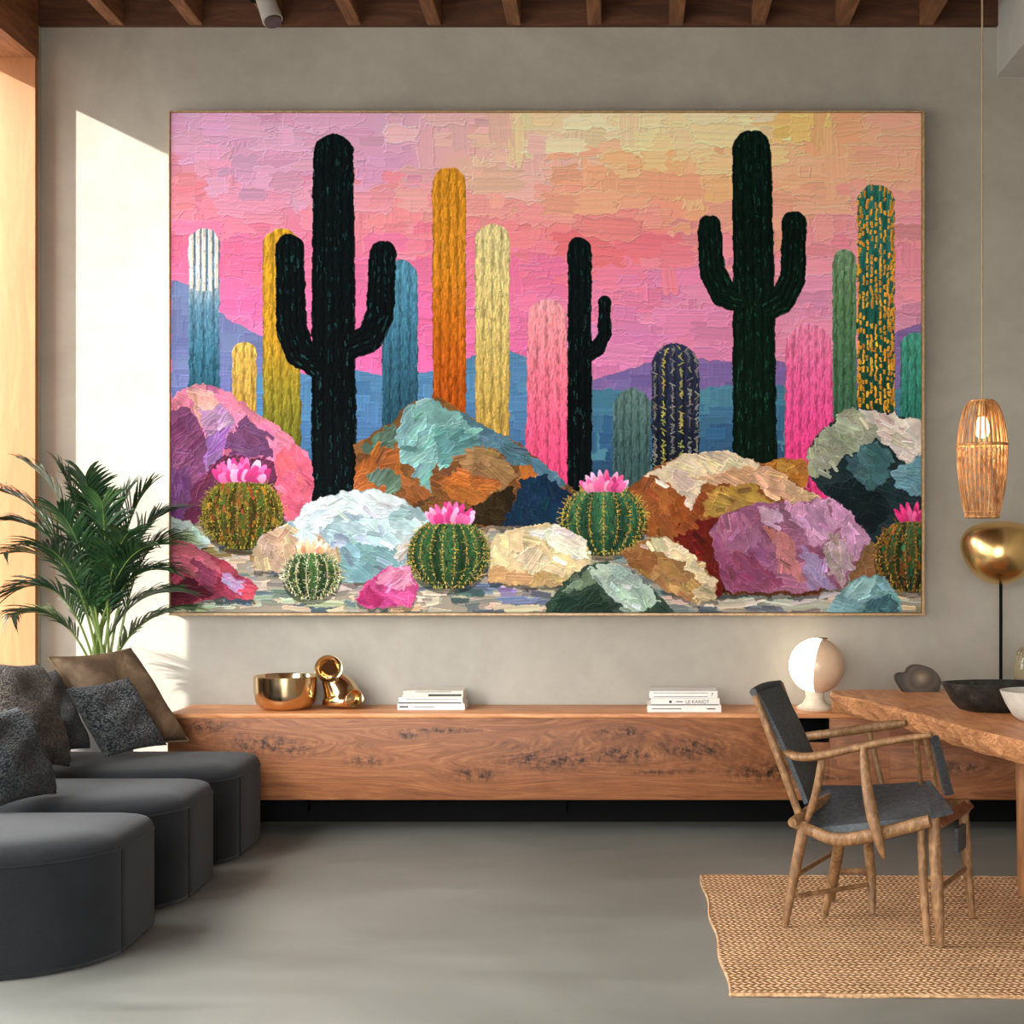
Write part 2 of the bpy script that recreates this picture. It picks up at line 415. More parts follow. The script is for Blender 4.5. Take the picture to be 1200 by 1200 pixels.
    cactus(col(469, 21, 304, 520), [(92,155,185),(78,140,170),(62,115,140),(48,90,110),(38,75,92)], 304, 500, 5.5, .5)
    cactus(col(526.5, 19.5, 196, 500), [(228,155,45),(222,148,42),(215,140,40),(205,115,32),(190,92,26),(165,72,20)], 196, 490, 5, .5)
    cactus(col(577, 20, 262, 525), [(238,222,160),(232,212,142),(222,198,122),(205,175,95),(185,150,72)], 262, 510, 5.2, .58)
    cactus([[(641,374,23),(642,470,25),(643,575,28)]], [(250,165,172),(248,140,155),(244,115,142),(235,88,130),(220,66,115)], 350, 565, 6, .8, .07)
    K = [(10,21,22),(7,16,18),(5,10,11),(6,13,15)]
    cactus([[(679,292,14),(679,570,14.5)],[(708,353,7.5),(708,392,8),(700,409,9),(684,418,9)]], K, 277, 560, 4, .35, .3, hi=((34,72,68), .07), dl=7, dw=1.8)
    cactus(col(740, 22, 455, 560), [(98,128,125),(78,108,106),(60,88,88)], 455, 540, 4.5, .5)
    cactus(col(791, 28, 402, 560), [(52,58,88),(38,44,66),(26,30,46)], 402, 535, 5, .45, .15)
    m, ux, an = tubes(col(791, 28, 402, 560))
    for s in (-.86, -.5, -.12, .24, .6, .9):
        for k in range(46):
            y = rng.uniform(406, 545); x = 791+s*28*(1 if y > 430 else math.sqrt(max(0, 1-((430-y)/29)**2)))
            stroke(x, y, rng.uniform(4, 8), 1.2, rng.choice([.6, -.6, 1.2, -1.2])+rng.normal(0, .2), jit(C(168,160,80) if s in (-.5, .24) else C(120,120,112), .15), m, .02, 1.2, .1)
    cactus([[(391,181,24),(391,300,25),(392,600,27)],[(340,291,17),(342,385,18),(352,412,18),(385,432,18)],[(449,298,16),(446,368,16.5),(434,396,16.5),(400,410,16)]], K, 157, 585, 5, .3, .3, hi=((32,72,74), .075), dl=7, dw=1.8)
    cactus(col(988.5, 14, 292, 500), [(125,160,125),(95,135,95),(78,120,88),(65,105,80)], 292, 480, 4.5, .5)
    cactus(col(1025.5, 22, 216, 505), [(52,125,112),(40,108,100),(36,90,76),(30,70,52)], 216, 485, 5.5, .45, .12, (232,165,50), .55, dl=7, dw=2.6)
    cactus(col(1072, 18, 390, 510), [(78,160,140),(62,140,122),(48,115,100)], 390, 490, 4.5, .5)
    G = [(10,30,24),(8,24,19),(10,30,20),(8,26,15)]
    cactus([[(880,176,23),(882,300,24),(884,560,26.5)],[(831,266,14),(834,318,15),(846,343,16),(880,356,16)],[(930,262,14.5),(928,328,15.5),(915,352,16),(888,364,16)]], G, 153, 540, 5, .3, .3, hi=((30,76,58), .07), dl=7, dw=1.8)
    cactus([[(947,406,27),(948,560,30)]], [(248,140,180),(242,105,160),(238,82,148),(222,62,128)], 378, 540, 4.5, .8, .07)
    # ---- ground
    m = poly([(195,600),(1085,600),(1085,725),(195,725)], .3)
    img[m] = C(150,140,125)
    gc = [(170,160,140),(150,150,138),(125,125,118),(185,160,140),(110,122,120),(160,165,145),(95,105,115),(190,170,150),(140,130,105)]
    for (x, y) in pick(m, 950):
        stroke(x, y, rng.uniform(14, 44), rng.uniform(4, 10), rng.normal(0, .1), jit(C(*gc[rng.integers(len(gc))]), .08), m, .05, .8, .3)
    for (x, y, l, w, c) in [(370,702,70,9,(172,178,150)),(340,692,60,7,(105,112,105)),(560,690,60,10,(95,112,130)),(596,695,26,10,(150,130,185)),(545,700,40,12,(70,92,90)),(620,705,60,8,(110,125,150)),(250,712,70,7,(165,170,140)),(470,712,60,7,(205,170,140)),(910,700,90,12,(165,168,160)),(900,690,50,10,(80,98,110)),(860,708,60,10,(175,165,150)),(1065,690,26,16,(205,185,165)),(330,655,50,10,(120,95,60)),(700,688,70,7,(160,80,40)),(250,645,60,8,(130,110,70))]:
        for k in range(5): stroke(x+rng.normal(0, l*.2), y+rng.normal(0, w*.3), l*.55, w*.6, rng.normal(0, .1), jit(C(*c), .08), m, .06, 1, .3)
    FAC = smooth_noise(15, 31)*.65+smooth_noise(6, 32)*.4
    # ---- rocks: outline, base colour, then planes of knife strokes
    def rock(outline, base, planes, ln=17, wd=8, ang=.5, j=.1):
        dim = lambda c: tuple(.9*(v*.9+.1*sum(c)/3) for v in c)
        base = dim(base); planes = [(p[0], dim(p[1]))+tuple(p[2:]) for p in planes]
        m = poly(outline, 1.0)
        shadow = poly([(x*1.0, y+5) for x, y in outline], 1.5) & ~m & (PY > max(p[1] for p in outline)-14)
        img[shadow] *= .62
        fill(m, base, ln*1.5, wd*2.0, ang, .4, 2.0, j*.7, .03, 1.5, ragged=.4)
        for pl in planes:
            pts, c = pl[0], pl[1]; a = pl[2] if len(pl) > 2 else ang
            f = poly(pts, 1.7) & m
            if f.any(): fill(f, c, ln*1.6, wd*2.3, a, .3, 2.0, j*.6, .03, 2.0, ragged=.4)
            for (x, y) in pick(f, max(1, int(f.sum()/S/S/420))):     # a few strokes dragged over the edge
                stroke(x+rng.normal(0, 5), y+rng.normal(0, 5), ln*.8, wd*.6, a+rng.normal(0, .4), jit(C(*c), .1), m, .06, 1.7, .3)
        img[m] = (img*(1+.15*FAC)[..., None])[m]
    rock([(893,541),(915,535),(940,537),(947,550),(945,570),(905,560)], (200,125,45), [([(905,538),(930,540),(935,556),(915,552)], (226,160,70), .3)], 10, 5)
    rock([(945,525),(965,500),(990,480),(1010,476),(1050,485),(1084,495),(1084,640),(1060,640),(1025,640),(1000,605),(960,575),(945,555)], (36,54,58),
         [([(945,525),(990,479),(1006,477),(1032,514),(1000,528),(975,545),(955,562),(944,556)], (172,180,152), .9), ([(1005,477),(1050,485),(1084,495),(1084,527),(1060,547),(1045,525),(1033,514)], (242,226,214), .7),
          ([(990,540),(1008,522),(1030,518),(1042,530),(1042,560),(1022,577),(1000,562)], (70,116,124), 1.0), ([(1044,552),(1060,545),(1084,528),(1084,585),(1050,572)], (110,166,184), .6), ([(965,570),(1000,560),(1030,580),(1045,600),(1020,625)], (24,38,42), .7)], 18, 7)
    rock([(198,472),(215,455),(240,447),(270,459),(300,484),(335,505),(346,520),(362,530),(368,550),(366,592),(340,612),(198,612)], (238,128,160),
         [([(222,460),(245,452),(262,478),(255,500),(235,500)], (226,160,150), .8), ([(198,482),(222,477),(242,510),(246,530),(226,610),(198,610)], (128,66,108), -.9), ([(234,482),(262,474),(278,498),(262,520),(245,520)], (192,140,190), -.5),
          ([(260,522),(290,488),(310,504),(320,532),(285,537)], (116,66,112), .5), ([(243,512),(268,502),(262,545),(240,572)], (150,98,168), -1.1), ([(226,575),(246,545),(268,535),(322,538),(330,606),(215,612)], (112,46,78), -1.0),
          ([(322,535),(345,520),(368,545),(366,592),(340,612),(326,585)], (240,98,126), 1.0), ([(198,550),(222,545),(226,580),(212,612),(198,612)], (120,68,120), 1.3)], 20, 8)
    rock([(416,522),(440,505),(460,495),(472,478),(495,467),(515,465),(540,480),(580,505),(610,520),(640,545),(670,572),(666,612),(560,618),(500,602),(416,582)], (128,82,40),
         [([(420,528),(460,496),(470,520),(440,530)], (86,118,98), -.6), ([(416,548),(440,526),(470,522),(474,548),(455,575),(416,580)], (178,98,42), -.8), ([(430,560),(455,545),(475,560),(465,580)], (100,130,110), -.6),
          ([(540,482),(580,504),(640,545),(668,570),(625,558),(575,525),(540,510)], (84,128,148), .62), ([(466,505),(475,478),(505,467),(538,482),(562,512),(552,530),(525,542),(503,548),(506,578),(492,566),(482,548),(468,535)], (124,180,176), -.7), ([(505,500),(540,500),(560,515),(545,535),(515,545)], (98,160,160), -.6),
          ([(545,528),(565,518),(608,556),(592,574),(562,572),(535,556)], (168,122,76), .5), ([(512,562),(545,552),(590,566),(562,592),(530,584)], (198,108,42), .3), ([(468,555),(490,565),(508,580),(480,590)], (165,95,45), .5), ([(606,548),(622,545),(628,560),(612,566)], (205,115,45), .6),
          ([(612,562),(640,556),(670,577),(664,618),(584,618),(602,592)], (22,50,76), 1.2), ([(568,585),(606,566),(602,592),(586,618),(556,614),(540,602)], (52,38,20), .8)], 22, 9)
    rock([(733,572),(770,546),(800,532),(850,529),(900,544),(950,575),(985,600),(1010,640),(960,697),(840,697),(780,645),(733,605)], (158,84,40),
         [([(738,574),(786,562),(802,600),(792,642),(756,632)], (172,92,44), 1.1), ([(790,616),(842,606),(856,697),(820,694),(796,650)], (112,28,22), 1.2), ([(822,577),(870,564),(914,592),(862,608),(822,602)], (196,150,66), .3), ([(788,585),(826,575),(826,604),(800,625)], (160,76,34), 1.0),
          ([(752,558),(800,532),(862,529),(892,543),(862,556),(830,562),(806,596),(796,576),(772,562)], (246,222,186), .5), ([(806,560),(860,548),(900,544),(950,575),(985,602),(930,596),(884,566),(846,566)], (242,186,144), .5), ([(930,572),(952,575),(990,604),(960,600)], (230,195,140), .6)], 22, 9)
    # ---- barrel cacti
    def barrel(cx, cy, rx, ry, base, spine, nr=9, flower=None, fc=((236,100,160),(248,160,200),(205,60,125)), wild=.35, mott=None):
        m = ((PX-cx)/rx)**2+((PY-cy)/ry)**2+WX*.012 < 1
        sh = (((PX-cx)/rx)**2+((PY-cy-5)/ry)**2 < 1.05) & ~m & (PY > cy)
        img[sh] *= .6
        img[m] = C(*base)*.55; hgt[m] = .2
        for (x, y) in pick(m, int(m.sum()/S/S/9)):
            u = (x-cx)/rx; v = (y-cy)/ry; w = math.sqrt(max(.02, 1-v*v))
            th = math.asin(max(-1, min(1, u/w)))
            k = abs(math.cos(th*nr/2)); lit = 1.08-.32*(v+.2)*.9-.14*abs(u)
            c = jit(C(*base)*(.58+.42*k)*lit, .1)
            if mott and rng.random() < .3: c = jit(C(*mott[rng.integers(len(mott))])*lit, .12)
            a = math.atan2(1, -math.sin(th)*v*.9*rx/ry) if abs(v) < .98 else 0
            stroke(x, y, 8, 3, a, c, m, .05, 1, .2)
        for i in range(nr+1):
            th = -math.pi/2+math.pi*(i+.5)/(nr+1)
            for t in np.linspace(-.95, .93, 17):
                v = t; x = cx+rx*math.sqrt(1-v*v)*math.sin(th)*.98; y = cy+ry*v
                stroke(x, y, 3, 1.2, math.pi/2, jit(C(*spine)*.8, .15), None, .02, 1.0, .2)
                for q in range(2 if t < .6 else 1):
                    a = rng.uniform(0, math.pi); l = rng.uniform(4, 9)
                    stroke(x+rng.normal(0, 1.6), y+rng.normal(0, 1.6), l*.9, .55, a, jit(C(*spine)*.62, .2), None if rng.random() < wild else m, .02, 1.4, .1)
        for k in range(int(70*wild*2)):
            a = rng.uniform(-math.pi, math.pi)
            if math.sin(a) > .75: continue
            x = cx+rx*1.02*math.cos(a); y = cy+ry*1.02*math.sin(a)
            stroke(x, y, rng.uniform(5, 11), .7, math.atan2(math.sin(a)*ry, math.cos(a)*rx)+rng.normal(0, .4), jit(C(*spine)*.75, .15), None, .02, 1.2, .1)
        if flower:
            fx, fy, fw, fh = flower
            for row in range(3):
                n = max(5, int(fw/5.5))
                for i in range(n):
                    t = (i+.5)/n*2-1+rng.normal(0, .04)
                    hh = fh*(1-.35*t*t)*(1-.24*row)
                    a = t*.85; bx = fx+t*fw*.36; by = fy+fh*.5
                    px_, py_ = bx+math.sin(a)*hh*.5, by-math.cos(a)*hh*.5
                    c = jit(C(*fc[rng.integers(len(fc))]), .06)
                    mm = ((PX-px_)*math.sin(a)-(PY-py_)*math.cos(a))/(hh*.55)
                    nn = ((PX-px_)*math.cos(a)+(PY-py_)*math.sin(a))/(fw*.062+1.2)
                    pm = (mm**2+nn**2*(1+.6*mm) < 1) & (np.abs(mm) < 1) & (np.abs(nn) < 1)
                    img[pm] = (c[None, :]*(1.0+.14*mm[pm][:, None])*.98).clip(0, 1); hgt[pm] = 2.2-1.2*nn[pm]**2
    barrel(285, 601, 48, 43, (84,78,30), (176,158,62), 11, (284,550,62,27), wild=.5, mott=[(160,110,40),(60,90,35),(130,60,35)])
    barrel(707, 609, 50, 42, (52,98,66), (216,186,84), 8, (708,563,48,24), wild=.5)
    rock([(198,604),(225,612),(247,636),(235,645),(198,634)], (186,204,192), [([(198,622),(225,620),(240,640),(198,634)], (160,170,140), .5)], 14, 6)
    rock([(297,645),(310,625),(345,610),(360,590),(400,575),(440,572),(475,585),(506,607),(500,640),(490,662),(440,682),(400,682),(340,672),(300,666)], (160,190,197),
         [([(395,642),(430,630),(480,640),(470,660),(440,684),(405,680)], (128,168,174), .5), ([(297,646),(315,622),(345,618),(372,622),(398,650),(388,684),(340,672),(298,668)], (198,168,130), 1.2), ([(342,612),(360,590),(400,576),(445,572),(480,588),(450,606),(400,602),(358,632)], (216,230,232), .12), ([(392,612),(440,606),(500,610),(490,640),(430,640)], (186,216,220), .45), ([(462,640),(485,632),(488,650),(466,655)], (205,190,190), -.5), ([(340,625),(365,615),(375,635),(352,640)], (205,225,228), .8)], 24, 8)
    rock([(572,650),(580,626),(620,615),(650,613),(686,632),(693,655),(686,672),(650,686),(600,686),(574,680)], (236,210,158),
         [([(574,662),(600,668),(650,672),(672,680),(640,690),(600,688),(574,682)], (212,172,112), .2), ([(612,622),(655,613),(688,634),(690,656),(664,650),(640,632)], (248,238,220), .55), ([(600,650),(630,640),(645,660),(620,672)], (240,218,178), -.8)], 20, 9)
    rock([(831,622),(850,600),(880,590),(930,588),(975,582),(1000,605),(1019,630),(1002,660),(988,688),(930,693),(850,693),(840,662)], (166,98,134),
         [([(838,642),(880,648),(922,688),(860,693),(843,672)], (150,72,108), .9), ([(884,597),(912,592),(916,608),(895,614)], (212,172,206), .4), ([(898,615),(926,628),(944,684),(912,668)], (206,126,124), 1.0), ([(938,636),(962,656),(978,690),(945,690)], (168,142,192), 1.0), ([(918,590),(976,582),(988,612),(952,640),(940,622)], (214,152,196), .9), ([(970,586),(1000,605),(1019,630),(998,662),(985,622)], (222,158,204), .95), ([(962,634),(984,622),(1000,660),(986,688),(968,664)], (192,160,166), 1.1), ([(846,606),(880,592),(890,640),(850,650)], (172,104,142), 1.2)], 22, 8)
    rock([(1000,662),(1019,632),(1030,650),(1030,690),(992,692)], (140,98,60), [], 12, 6, 1.2)
    barrel(1066, 651, 42, 43, (60,74,40), (190,140,60), 9, (1068,599,34,22), fc=((226,60,130),(240,100,160),(190,40,105)), wild=.45, mott=[(130,80,35),(40,90,60)])
    rock([(728,647),(755,630),(780,627),(815,650),(840,680),(839,702),(815,706),(780,692),(760,677),(735,662)], (176,130,76),
         [([(728,650),(758,632),(770,650),(760,676),(735,662)], (160,104,55), .8), ([(756,632),(782,627),(815,650),(841,682),(826,692),(800,662),(776,646)], (242,218,176), .7), ([(811,690),(825,682),(841,690),(836,706),(815,706)], (214,190,140), .2)], 15, 7)
    barrel(526, 648, 48, 42, (50,86,50), (206,184,92), 9, (528,600,52,24), wild=.4)
    barrel(366, 673, 34, 29, (58,84,44), (226,224,172), 7, (365,638,34,18), fc=((240,178,140),(250,212,186),(222,150,110)), wild=.3)
    rock([(198,627),(230,640),(270,660),(303,688),(299,701),(250,700),(220,710),(198,712)], (166,60,82), [([(198,628),(240,645),(262,670),(220,672),(198,665)], (204,100,116), .5), ([(198,692),(220,675),(252,692),(235,704),(198,712)], (84,26,38), .4), ([(262,668),(286,680),(290,697),(270,690)], (190,142,192), .5), ([(284,684),(303,688),(299,701),(286,700)], (204,72,90), .4), ([(225,655),(255,668),(255,690),(235,680)], (150,62,92), .9)], 17, 7)
    rock([(417,702),(430,680),(455,663),(480,663),(491,690),(482,709),(430,713)], (212,72,138), [([(438,680),(457,664),(480,663),(487,686),(460,688)], (246,146,184), -.5), ([(418,702),(432,684),(450,700),(440,713)], (180,44,104), .8)], 13, 6)
    rock([(638,714),(655,685),(680,665),(710,656),(740,668),(765,690),(790,714),(790,724),(638,724)], (54,74,60), [([(655,692),(690,666),(702,684),(672,692)], (112,134,104), -.5), ([(688,666),(715,657),(745,671),(775,704),(742,722),(722,702),(700,682)], (172,194,178), .7), ([(650,700),(700,690),(722,722),(645,722)], (36,56,44), -.7)], 16, 8)
    rock([(963,720),(985,690),(1010,674),(1035,675),(1050,695),(1057,722)], (122,172,178), [([(1018,702),(1045,695),(1052,718),(1008,720)], (62,104,114), -.8), ([(985,695),(1012,676),(1030,680),(1010,705)], (150,196,200), -.8)], 17, 7)
    # ---- upper-left light and shade on the paint ridges, put into the pigment
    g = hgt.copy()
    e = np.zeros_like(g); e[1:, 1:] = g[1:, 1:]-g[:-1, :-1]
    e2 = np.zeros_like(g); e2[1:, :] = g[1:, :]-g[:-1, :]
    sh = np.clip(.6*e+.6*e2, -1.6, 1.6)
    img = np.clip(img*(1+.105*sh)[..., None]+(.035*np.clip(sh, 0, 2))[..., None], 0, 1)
    return img, hgt, W, H

# ================================================================ the room
def plaster(name, a, b, c):
    m = Nodes(name, .85, 0, .25); v = m.mapping()
    f = m.noise(v, 1.3, 8, .62, .8); f2 = m.noise(v, 9, 6, .65)
    q = m.math('ADD', m.math('MULTIPLY', f, .7), m.math('MULTIPLY', f2, .3))
    m.color(m.ramp(q, [(.3, a), (.5, b), (.7, c)])); m.bump(f2, .12, .01)
    return m.m
M_WALL = plaster('limewash_plaster', srgb(153, 148, 138), srgb(166, 161, 150), srgb(177, 172, 161))
def concrete():
    m = Nodes('polished_concrete', .42, 0, .45); v = m.mapping()
    f = m.noise(v, .9, 8, .6, 1.2); f2 = m.noise(m.mapping((.5, 1.8, 1)), 3.5, 6, .6)
    q = m.math('ADD', m.math('MULTIPLY', f, .55), m.math('MULTIPLY', f2, .45))
    m.color(m.ramp(q, [(.3, srgb(98, 98, 92)), (.5, srgb(115, 115, 108)), (.7, srgb(131, 130, 123))]))
    r = m.math('MULTIPLY_ADD', f2, .3, .25); m.link(r, m.b.inputs['Roughness'])
    m.bump(f2, .03, .01)
    return m.m
M_FLOOR = concrete()
M_BEAM = mat_wood('rough_sawn_beam', srgb(84, 54, 34), srgb(118, 78, 50), srgb(150, 104, 70), (9, 1, 9), .75, 3, (), 1)
M_CEIL = mat_wood('ceiling_boards', srgb(62, 38, 25), srgb(84, 52, 34), srgb(104, 68, 46), (1, 6, 6), .8, 2.5)
M_JAMB = mat_wood('pale_oak_lining', srgb(142, 94, 58), srgb(152, 102, 64), srgb(162, 111, 72), (8, 8, 1), .6, 2.2)
M_HEAD = mat_wood('dark_oak_header', srgb(96, 60, 36), srgb(126, 80, 48), srgb(150, 100, 64), (9, 1, 9), .7, 3)

struct('floor', box(bmesh.new(), XL-TH, XR+TH, YB-TH, D+.2, -.1, 0), M_FLOOR)
struct('wall_back', box(bmesh.new(), XL-TH, XR+TH, D, D+.2, 0, 4.5), M_WALL)
b = bmesh.new()                                           # left wall with the tall opening near the back corner
box(b, XL-TH, XL, YB, LW[0], 0, 4.5); box(b, XL-TH, XL, LW[1], SLOT0, 0, 4.5); box(b, XL-TH, XL, LW[0], LW[1], 0, LW[2]); box(b, XL-TH, XL, LW[0], LW[1], LW[3], 4.5); box(b, XL-TH, XL, SLOT1, D, 0, 4.5)
struct('wall_left', b, M_WALL)
struct('wall_right', box(bmesh.new(), XR, XR+TH, YB, D, 0, 4.5), M_WALL)
b = bmesh.new()                                           # wall behind the camera round the opening added for sky light
box(b, XL-TH, RW[0], YB-TH, YB, 0, 4.5); box(b, RW[1], XR+TH, YB-TH, YB, 0, 4.5); box(b, RW[0], RW[1], YB-TH, YB, RW[3], 4.5)
struct('wall_front', b, M_WALL)
struct('ceiling', box(bmesh.new(), XL-TH, XR+TH, YB-TH, D+.2, 4.24, 4.4), M_CEIL)
# unseen slab added outside to block the sun at the side opening
bn = struct('wall_sun_block', box(bmesh.new(), -12.3, -12, -14, 2.5, -.1, 8), M_WALL)
# wooden lining of the opening: a far jamb, a near jamb, a header beam
b = bmesh.new(); box(b, XL-TH, XL+.004, SLOT1-.006, SLOT1+.03, 0, SLOTZ); box(b, XL-TH, XL+.004, SLOT0-.03, SLOT0+.006, 0, SLOTZ)
struct('door_1', b, M_JAMB)
struct('trim_1', box(bmesh.new(), XL-TH, XL+.008, YB, SLOT1+.03, SLOTZ, 4.24), M_HEAD)
# fascia board on top of the back wall, and the joists
struct('trim_2', box(bmesh.new(), XL, XR, D-.03, D, 4.07, 4.24), M_CEIL)
k = 3
for px in (140, 232, 324, 417, 510, 603, 697, 792, 888, 986, 1084):
    x = (px-VPX)*D/F_PX
    struct('trim_%d' % k, box(bmesh.new(), x-.036, x+.036, YB, D-.03, 4.07, 4.24, .004, 1), M_BEAM); k += 1
M_BULK = plaster('pale_plaster', srgb(172, 170, 164), srgb(182, 180, 174), srgb(190, 188, 182))
struct('trim_%d' % k, box(bmesh.new(), 1.946, XR, YB, D, 3.815, 4.24), M_BULK)

# ================================================================ the painting
FY = 7.505                                                # front plane of the canvas
x0, x1 = P(200.5, 0, FY).x, P(1079.5, 0, FY).x
z0, z1 = P(0, 717.5, FY).z, P(0, 132.5, FY).z
art = thing('framed_painting', 'huge canvas of black saguaros, bright columnar cacti and rocks under pink sky on back wall', 'painting', ((x0+x1)/2, D, z0))
def canvas_mesh():
    import numpy as np
    img, hgt, W, H = paint_canvas()
    xs = np.linspace(x0, x1, W)-art.location.x; zs = np.linspace(z1, z0, H)-art.location.z
    co = np.empty((H, W, 3), np.float32); co[..., 0] = xs[None, :]; co[..., 2] = zs[:, None]
    co[..., 1] = FY-D-hgt*.0006
    i = np.arange(H*W).reshape(H, W)
    q = np.stack([i[:-1, :-1], i[1:, :-1], i[1:, 1:], i[:-1, 1:]], -1).reshape(-1, 4)
    me = bpy.data.meshes.new('canvas')
    me.vertices.add(H*W); me.vertices.foreach_set('co', co.ravel())
    nf = len(q); me.loops.add(nf*4); me.polygons.add(nf)
    me.loops.foreach_set('vertex_index', q.ravel().astype(np.int32))
    me.polygons.foreach_set('loop_start', np.arange(0, nf*4, 4, dtype=np.int32))
    me.update(calc_edges=True); me.validate()
    at = me.color_attributes.new('shaded_pigment', 'FLOAT_COLOR', 'POINT')
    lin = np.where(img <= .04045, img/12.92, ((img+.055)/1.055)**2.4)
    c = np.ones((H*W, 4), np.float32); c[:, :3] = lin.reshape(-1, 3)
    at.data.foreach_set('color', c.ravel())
    me.polygons.foreach_set('use_smooth', np.ones(nf, bool))
    return me
m = Nodes('oil_paint', .65, 0, .03); a = m.add('ShaderNodeVertexColor'); a.layer_name = 'shaded_pigment'; m.color(a.outputs[0])
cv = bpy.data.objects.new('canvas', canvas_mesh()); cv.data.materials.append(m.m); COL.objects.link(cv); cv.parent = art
b = bmesh.new(); box(b, x0, x1, FY+.003, FY+.03, z0, z1)
obj('stretcher', b, mat_plain('raw_canvas', srgb(205, 195, 175), .9), art)
M_FRAME = mat_wood('champagne_frame', srgb(150, 120, 84), srgb(176, 144, 104), srgb(198, 168, 128), (8, 8, 8), .35)
fw, fl_, fg, fy = .017, .011, .0035, FY-.007
for nm, bx in (('frame_rail', (x0-fl_, x1+fw, z1+fg, z1+fl_)), ('frame_rail', (x0-fl_, x1+fw, z0-fw, z0-fg)), ('frame_rail', (x0-fl_, x0-fg, z0-fg, z1+fg)), ('frame_rail', (x1+fg, x1+fw, z0-fg, z1+fg))):
    obj(nm, box(bmesh.new(), bx[0], bx[1], fy, D-.002, bx[2], bx[3], .0015, 1), M_FRAME, art)

# ================================================================ credenza
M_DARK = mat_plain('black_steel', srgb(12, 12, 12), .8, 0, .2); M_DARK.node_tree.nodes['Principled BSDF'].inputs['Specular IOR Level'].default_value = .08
CT, CB = .585, .165                                       # top and underside
CF, CX0, CX1 = 7.18, -2.195, 2.75
def kn(px, py): return (((px-VPX)*CF/F_PX), CF-7.4, EYE-(py-VPY)*CF/F_PX)
cz = thing('media_credenza', 'long low reclaimed oak credenza floating along the back wall', 'cabinet', (0, 7.4, 0))
KN = [kn(*p)+(r,) for p, r in (((243, 851), .05), ((307, 872), .075), ((345, 880), .045), ((430, 892), .04), ((560, 908), .05), ((640, 890), .085), ((725, 858), .05), ((735, 884), .07), ((812, 878), .08), ((895, 905), .075), ((480, 862), .03), ((1120, 900), .05))]+[kn(*p)+(r, q) for p, r, q in (((672, 891), .024, .085), ((300, 868), .022, .11), ((520, 856), .018, .1), ((960, 912), .02, .12), ((780, 905), .018, .1))]
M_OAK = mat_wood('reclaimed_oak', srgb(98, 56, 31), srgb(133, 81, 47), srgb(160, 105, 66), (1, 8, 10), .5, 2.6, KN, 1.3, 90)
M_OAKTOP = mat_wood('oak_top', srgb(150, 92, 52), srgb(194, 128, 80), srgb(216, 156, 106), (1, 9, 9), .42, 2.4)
nx0, nx1, nz0 = P(926, 0, CF).x, P(972, 0, CF).x, P(0, 870, CF).z
b = bmesh.new()
box(b, CX0, nx0, CF, D-.004, CB, CT-.022, .004)           # body left of the niche, right of it, below it, behind it
box(b, nx1, CX1, CF, D-.004, CB, CT-.022, .004)
box(b, nx0, nx1, CF, D-.004, CB, nz0, 0)
box(b, nx0, nx1, CF+.3, D-.004, nz0, CT-.022, 0)
obj('carcass', b, M_OAK, cz)
b = bmesh.new(); box(b, nx0, nx0+.004, CF+.004, CF+.3, nz0, CT-.022); box(b, nx1-.004, nx1, CF+.004, CF+.3, nz0, CT-.022); box(b, nx0, nx1, CF+.29, CF+.299, nz0, CT-.022); box(b, nx0, nx1, CF+.004, CF+.3, nz0, nz0+.004)
obj('niche_shade', b, M_DARK, cz)  # dark sheets added inside the niche stand in for its shade
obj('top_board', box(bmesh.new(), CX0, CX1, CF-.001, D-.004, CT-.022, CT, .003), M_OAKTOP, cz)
px = P(1042, 0, CF).x
obj('drawer_front', box(bmesh.new(), px, CX1-.02, CF-.012, CF, P(0, 868, CF).z, CT-.03, .003), M_OAK, cz)
obj('drawer_front', box(bmesh.new(), px, CX1-.02, CF-.012, CF, CB+.01, P(0, 873, CF).z, .003), M_OAK, cz)
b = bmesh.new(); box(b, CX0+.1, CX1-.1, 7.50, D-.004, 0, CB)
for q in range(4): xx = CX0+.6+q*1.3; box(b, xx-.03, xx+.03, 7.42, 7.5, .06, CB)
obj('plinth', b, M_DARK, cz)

# ---- on the credenza
M_GOLD = mat_metal('polished_brass', srgb(218, 188, 144), .16, .04, 6)
M_GOLD2 = mat_metal('hammered_gold', srgb(240, 200, 134), .27, .12, 26)
c = P(335, 0, 7.385); c.z = CT
b = bmesh.new()
lathe(b, [(0, .002), (.085, .0), (.125, .012), (.148, .04), (.156, .08), (.158, .135), (.159, .165), (.154, .168), (.150, .163), (.148, .09), (.135, .045), (.1, .022), (0, .016)], c)
tag(obj('brass_bowl', b, M_GOLD, None, 40, c), 'round polished brass bowl on left part of the oak credenza', 'bowl')
vz = P(398, 0, 7.42); vz.z = CT
vase = thing('brass_vase', 'twisted brass horn vase with two mouths standing behind the brass bowl', 'vase', vz)
def wp(px, py, d): return P(px, py, d)
b = bmesh.new()
path = spline([(vz.x+.012, 7.43, CT+.008), (vz.x+.012, 7.43, CT+.026), (vz.x+.0, 7.43, CT+.085), (vz.x-.035, 7.41, CT+.15), (vz.x-.045, 7.385, CT+.19), (vz.x-.04, 7.36, CT+.205)], 6)
tube(b, path, ispl([.05, .098, .088, .056, .040, .036], 6), 24)
obj('body', b, M_GOLD, vase, 60)
def mouth(c, axis, r, depth):
    b = bmesh.new()
    lathe(b, [(r*.45, -depth), (r*.6, -depth*.5), (r*.9, -depth*.12), (r, 0), (r*.97, .008), (r*.84, .006), (r*.6, -depth*.35), (r*.3, -depth*.6), (0, -depth*.66)], (0, 0, 0), 32)
    q = Vector(axis).to_track_quat('Z', 'Y').to_matrix().to_4x4(); q.translation = c
    bmesh.ops.transform(b, matrix=q, verts=b.verts); return b
